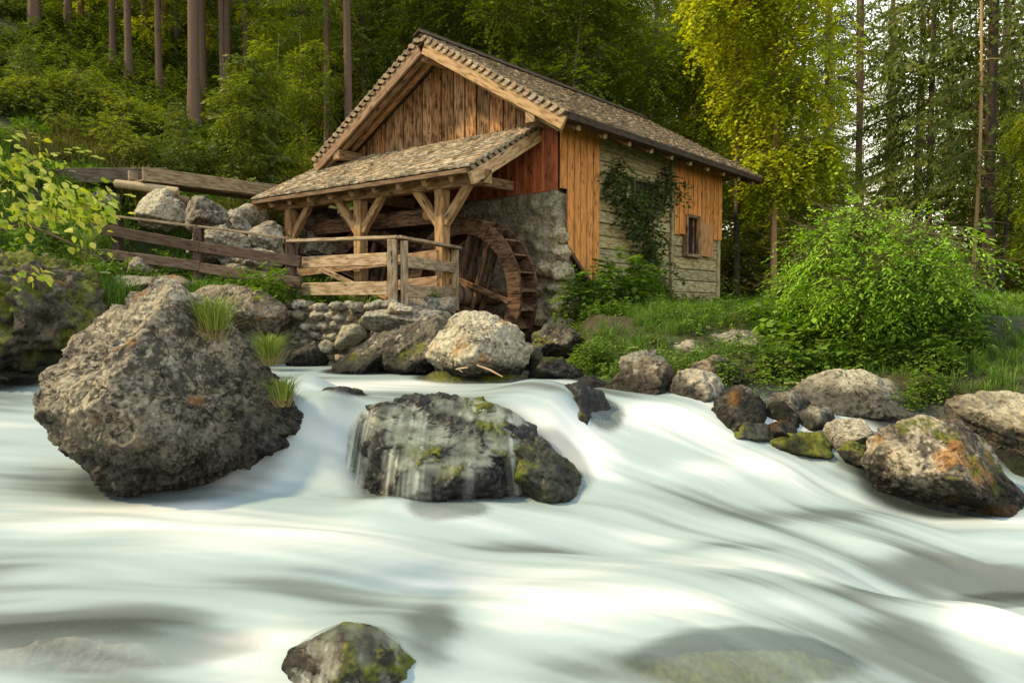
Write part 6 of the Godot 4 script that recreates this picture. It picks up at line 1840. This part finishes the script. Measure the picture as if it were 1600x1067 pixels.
func build_low_plants() -> void:
	var g1 := tuft_mesh(16, 0.34, 0.22, Color(0.06, 0.125, 0.018), Color(0.11, 0.19, 0.025), 1)
	var g2 := tuft_mesh(16, 0.26, 0.22, Color(0.08, 0.17, 0.016), Color(0.16, 0.25, 0.03), 2)
	var g3 := tuft_mesh(20, 0.40, 0.36, Color(0.10, 0.10, 0.035), Color(0.20, 0.165, 0.075), 3)
	var herb := leafy_mesh([[Vector3(0, 0.13, 0), Vector3(0.20, 0.10, 0.20), 20], [Vector3(0.05, 0.25, 0.0), Vector3(0.14, 0.08, 0.14), 9]], 0.07, 5, Color(0.07, 0.13, 0.02), Color(0.13, 0.20, 0.03), 4, 0.3, 0.36, false)
	var herb2 := leafy_mesh([[Vector3(0, 0.2, 0), Vector3(0.22, 0.16, 0.22), 24]], 0.12, 5, Color(0.085, 0.16, 0.02), Color(0.15, 0.25, 0.03), 5, 0.4, 0.42, false)
	scatter("grass", g1, M.grass, places(12000, 0.6, 9.5, 7.0, 17.5, -0.25, 0.5, 0.0, 0.55), 0.32, 0.7, "green grass growing on the right bank before the mill", "grass")
	scatter("meadow_grass", g2, M.grass, places(7000, 5.2, 13.0, 11.0, 17.0, -0.6, 0.5, 7.0), 0.9, 1.5, "bright green meadow grass at the right edge behind the bush", "grass")
	scatter("bank_grass", g1, M.grass, places(11000, -14.0, -1.0, 10.5, 20.0, -0.02, 0.5, 3.0, 0.5), 0.7, 1.4, "green grass on the left bank around the fence and flume", "grass")
	scatter("dry_grass", g3, M.grass, places(3500, -14.0, -5.0, 14.5, 20.5, 0.16, 0.4, 30.0), 0.8, 1.5, "pale dry grass hanging down the left bank", "grass")
	scatter("herbs", herb, M.leaf, places(3000, 0.6, 9.5, 7.8, 18.0, 0.02, 0.6, 13.0, 0.6), 0.4, 0.8, "low leafy herbs on the right bank", "herbs")
	scatter("bank_herbs", herb, M.leaf, places(5000, -15.0, -1.0, 11.2, 22.0, 0.10, 0.6, 17.0, 0.6), 0.6, 1.3, "leafy herbs among the rocks of the left bank", "herbs")
	scatter("broad_herbs", herb2, M.leaf, places(120, 2.6, 5.6, 8.2, 9.8, -0.1, 0.8, 19.0, 1.5), 0.6, 1.0, "broad leaved plants under the green bush", "herbs")
	var herb3 := leafy_mesh([[Vector3(0, 0.2, 0), Vector3(0.26, 0.18, 0.26), 40]], 0.07, 6, Color(0.08, 0.115, 0.02), Color(0.16, 0.19, 0.03), 6, 0.4, 0.36, false)
	scatter("forest_undergrowth", herb3, M.leaf, places(20000, -24.0, 20.0, 17.5, 38.0, -0.4, 0.3, 23.0), 0.8, 1.5, "shaded undergrowth on the forest floor", "undergrowth")
	# single tufts on rocks
	var tl := [[Vector3(-2.414, -0.181, -6.3), 1.15, "bright green grass tuft with straw fringe on the shoulder of the peaked boulder"], [Vector3(-1.944, -0.409, -6.2), 0.8, "small grass tuft half way down the right side of the peaked boulder"], [Vector3(-1.807, -0.731, -6.1), 0.75, "hanging grass tuft low on the right flank of the peaked boulder"], [Vector3(-3.089, -0.605, -9.8), 1.0, "yellow green grass tuft behind the right flank of the peaked boulder"], [Vector3(-6.046, 0.767, -11), 1.3, "grey green grass tuft drooping over the rock left of the fence"]]
	var tg := tuft_mesh(190, 0.30, 0.30, Color(0.10, 0.16, 0.02), Color(0.20, 0.24, 0.05), 8)
	var straw := tuft_mesh(90, 0.20, 0.34, Color(0.20, 0.16, 0.06), Color(0.30, 0.25, 0.12), 9)
	for i in tl.size():
		var s: Array = tl[i]
		var t := thing("grass_tuft", s[2], "grass tuft", s[0], "grass tufts on the rocks")
		t.basis = Basis(Vector3.UP, i * 1.3).scaled(Vector3.ONE * s[1])
		obj("blades", tg, M.grass, t).set_meta("kind", "stuff")
		var st := obj("dry_blades", straw, M.grass, t)
		st.set_meta("kind", "stuff")
		st.position = Vector3(0, -0.07, 0.02)
	# plants by the wall and the mill
	var clump := leafy_mesh([[Vector3(0, 0.25, 0), Vector3(0.34, 0.26, 0.3), 120], [Vector3(0.05, 0.5, 0), Vector3(0.22, 0.16, 0.2), 50]], 0.085, 7, Color(0.08, 0.145, 0.02), Color(0.17, 0.25, 0.035), 12, 0.35, 0.36, false)
	var cl := [[422, 520, 11.2, 1.1, "green herb clump hanging over the left end of the retaining wall"], [975, 480, 12.2, 1.5, "dark leafy shrub at the foot of the vine"], [915, 500, 11.6, 1.1, "herb clump against the lower corner of the mill wall"], [1015, 490, 13.0, 1.2, "pale green leafy plant beneath the plank wall"], [1290, 545, 8.7, 0.8, "broad leafed plant at the left foot of the big bush"], [520, 470, 11.7, 0.7, "low green plant in the grass behind the railing, left of its corner post"], [670, 474, 11.4, 0.6, "low green plant on the stone block under the railing"], [1430, 570, 8.4, 0.9, "shaded leafy plant right below the big bush"], [1400, 605, 8.0, 0.6, "small leafy plant behind the right end of the wide slab boulder"], [1448, 610, 7.9, 0.6, "leafy plant between the wide slab and the sunlit cream boulder"], [1485, 565, 8.7, 0.8, "dark leafy plant left of the cracked dark ledge"], [1222, 570, 8.3, 0.65, "green plant over the left end of the wide slab boulder"], [1340, 560, 8.1, 0.65, "broad green plant under the middle of the big bush"], [1140, 585, 8.0, 0.5, "small green plant above the pale rounded bank boulder"], [1452, 645, 7.35, 0.5, "green plant above the mossy boulder with rust stain"], [1415, 655, 7.2, 0.4, "small herb clump at the right end of the wide slab boulder"], [1500, 600, 8.1, 0.7, "green plant behind the sunlit cream boulder"], [1470, 615, 7.7, 0.6, "low herb clump left of the sunlit cream boulder"], [925, 560, 9.2, 0.6, "green herb clump sloping down beside the mill corner boulders"], [60, 400, 10.2, 1.2, "green leafy plant above the mossy outcrop at left"], [1250, 520, 10.6, 1.2, "bright green herb clump left of the big bush"]]
	for s: Array in cl:
		var x: float = (s[0] - 800.0) / 1214.0 * s[2]
		var t := thing("leafy_plant", s[4], "plant", Vector3(x, maxf(ground(x, s[2]), -(s[1] - 480.0 + 10.0) / 1214.0 * s[2]) - 0.1, -s[2]), "leafy plants along the walls")
		t.basis = Basis(Vector3.UP, x).scaled(Vector3.ONE * s[3])
		obj("foliage", clump, M.leaf, t).set_meta("kind", "stuff")
	# white umbel flowers
	var stem := MB.new()
	stem.tube([Vector3.ZERO, Vector3(0.02, 0.3, 0), Vector3(0.0, 0.55, 0.02)], [0.006, 0.005, 0.003], 5, Color(0.06, 0.10, 0.02), false)
	for k in 6:
		var a := k * TAU / 6
		stem.tube([Vector3(0, 0.5, 0.02), Vector3(cos(a) * 0.05, 0.57, sin(a) * 0.05)], [0.002, 0.0015], 3, Color(0.07, 0.11, 0.03), false)
	var sm := stem.commit()
	var head := MB.new()
	var r := RandomNumberGenerator.new()
	r.seed = 90
	for k in 70:
		var a := r.randf() * TAU
		var q := sqrt(r.randf()) * 0.075
		var c := Vector3(cos(a) * q, 0.58 - q * q * 3.0 + r.randf_range(-0.006, 0.008), sin(a) * q)
		var e := Vector3(r.randf_range(-1, 1), r.randf_range(-0.3, 0.3), r.randf_range(-1, 1)).normalized() * 0.013
		var g := e.cross(Vector3(r.randf_range(-0.3, 0.3), 1, r.randf_range(-0.3, 0.3))).normalized() * 0.013
		head.leaf(c - e, c + g, c + e, c - g, Color(0.66, 0.64, 0.52))
	var hm := head.commit()
	var fl := [[17, 203, 16.0], [38, 208, 16.2], [58, 211, 16.0], [64, 217, 15.8], [72, 222, 15.8], [90, 243, 15.6], [96, 241, 15.6], [113, 235, 15.8], [112, 240, 15.6], [126, 233, 15.6], [132, 239, 15.4], [143, 238, 15.6], [154, 246, 15.4], [163, 249, 15.4], [205, 305, 13.6], [990, 542, 9.4], [1003, 541, 9.6], [1031, 546, 9.2], [1040, 542, 9.4], [1016, 522, 10.2], [1022, 525, 10.0], [1084, 541, 9.2], [1090, 547, 9.0], [985, 550, 9.2], [1071, 536, 9.8], [1446, 538, 8.4], [1417, 577, 7.9], [1425, 573, 8.0], [1446, 575, 7.9], [1240, 597, 7.8], [1267, 592, 7.9], [440, 447, 11.2], [165, 425, 10.6], [1210, 565, 8.4]]
	var lone := {205: "lone white flower head by the big pale rock under the flume", 1446: "tall white umbel flowers right below the big bush", 440: "white umbel flower before the right post of the dark fence", 165: "white umbel flower by the grey boulder left of the fence", 1210: "white umbel flower beside the slanting grey stone", 17: "white umbel flower nearest the left edge above the upper flume", 1084: "white umbel flower at the crumbly pale stone"}
	for s: Array in fl:
		var x: float = (s[0] - 800.0) / 1214.0 * s[2]
		var y: float = -(s[1] - 480.0) / 1214.0 * s[2]
		var lab := "small white umbel flower among herbs on the left bank" if s[0] < 500 else "small white umbel flower in the grass of the right bank"
		if lone.has(s[0]):
			lab = lone[s[0]]
			lone.erase(s[0])
		var t := thing("umbel_flower", lab, "flower", Vector3(x, y - 0.58, -s[2]), "white flowers left bank" if s[0] < 500 else "white flowers right bank")
		obj("stem", sm, M.leaf, t)
		obj("flower_head", hm, M.leaf, t)
	# driftwood
	var dw := thing("stick", "bare sunlit stick lying against the foot of the pale wheel boulder", "stick", Vector3(-0.37, -0.638, -8.15), "sticks by the pale boulder")
	var q2 := MB.new()
	q2.tube([Vector3(0, 0.03, 0), Vector3(0.14, -0.02, 0.02), Vector3(0.27, -0.09, 0.03)], [0.010, 0.012, 0.006], 6, Color(0.45, 0.30, 0.17))
	obj("wood", q2.commit(), M.plain, dw)
	dw = thing("stick", "short forked stick by the waterline left of the bare stick", "stick", Vector3(-0.592, -0.652, -8.15), "sticks by the pale boulder")
	q2 = MB.new()
	q2.tube([Vector3(0, 0, 0), Vector3(0.07, 0.012, 0.0), Vector3(0.13, 0.02, 0.0)], [0.008, 0.010, 0.006], 6, Color(0.45, 0.32, 0.2))
	q2.tube([Vector3(0.03, 0, 0), Vector3(0.07, -0.03, 0.02)], [0.006, 0.003], 5, Color(0.45, 0.32, 0.2))
	obj("wood", q2.commit(), M.plain, dw)
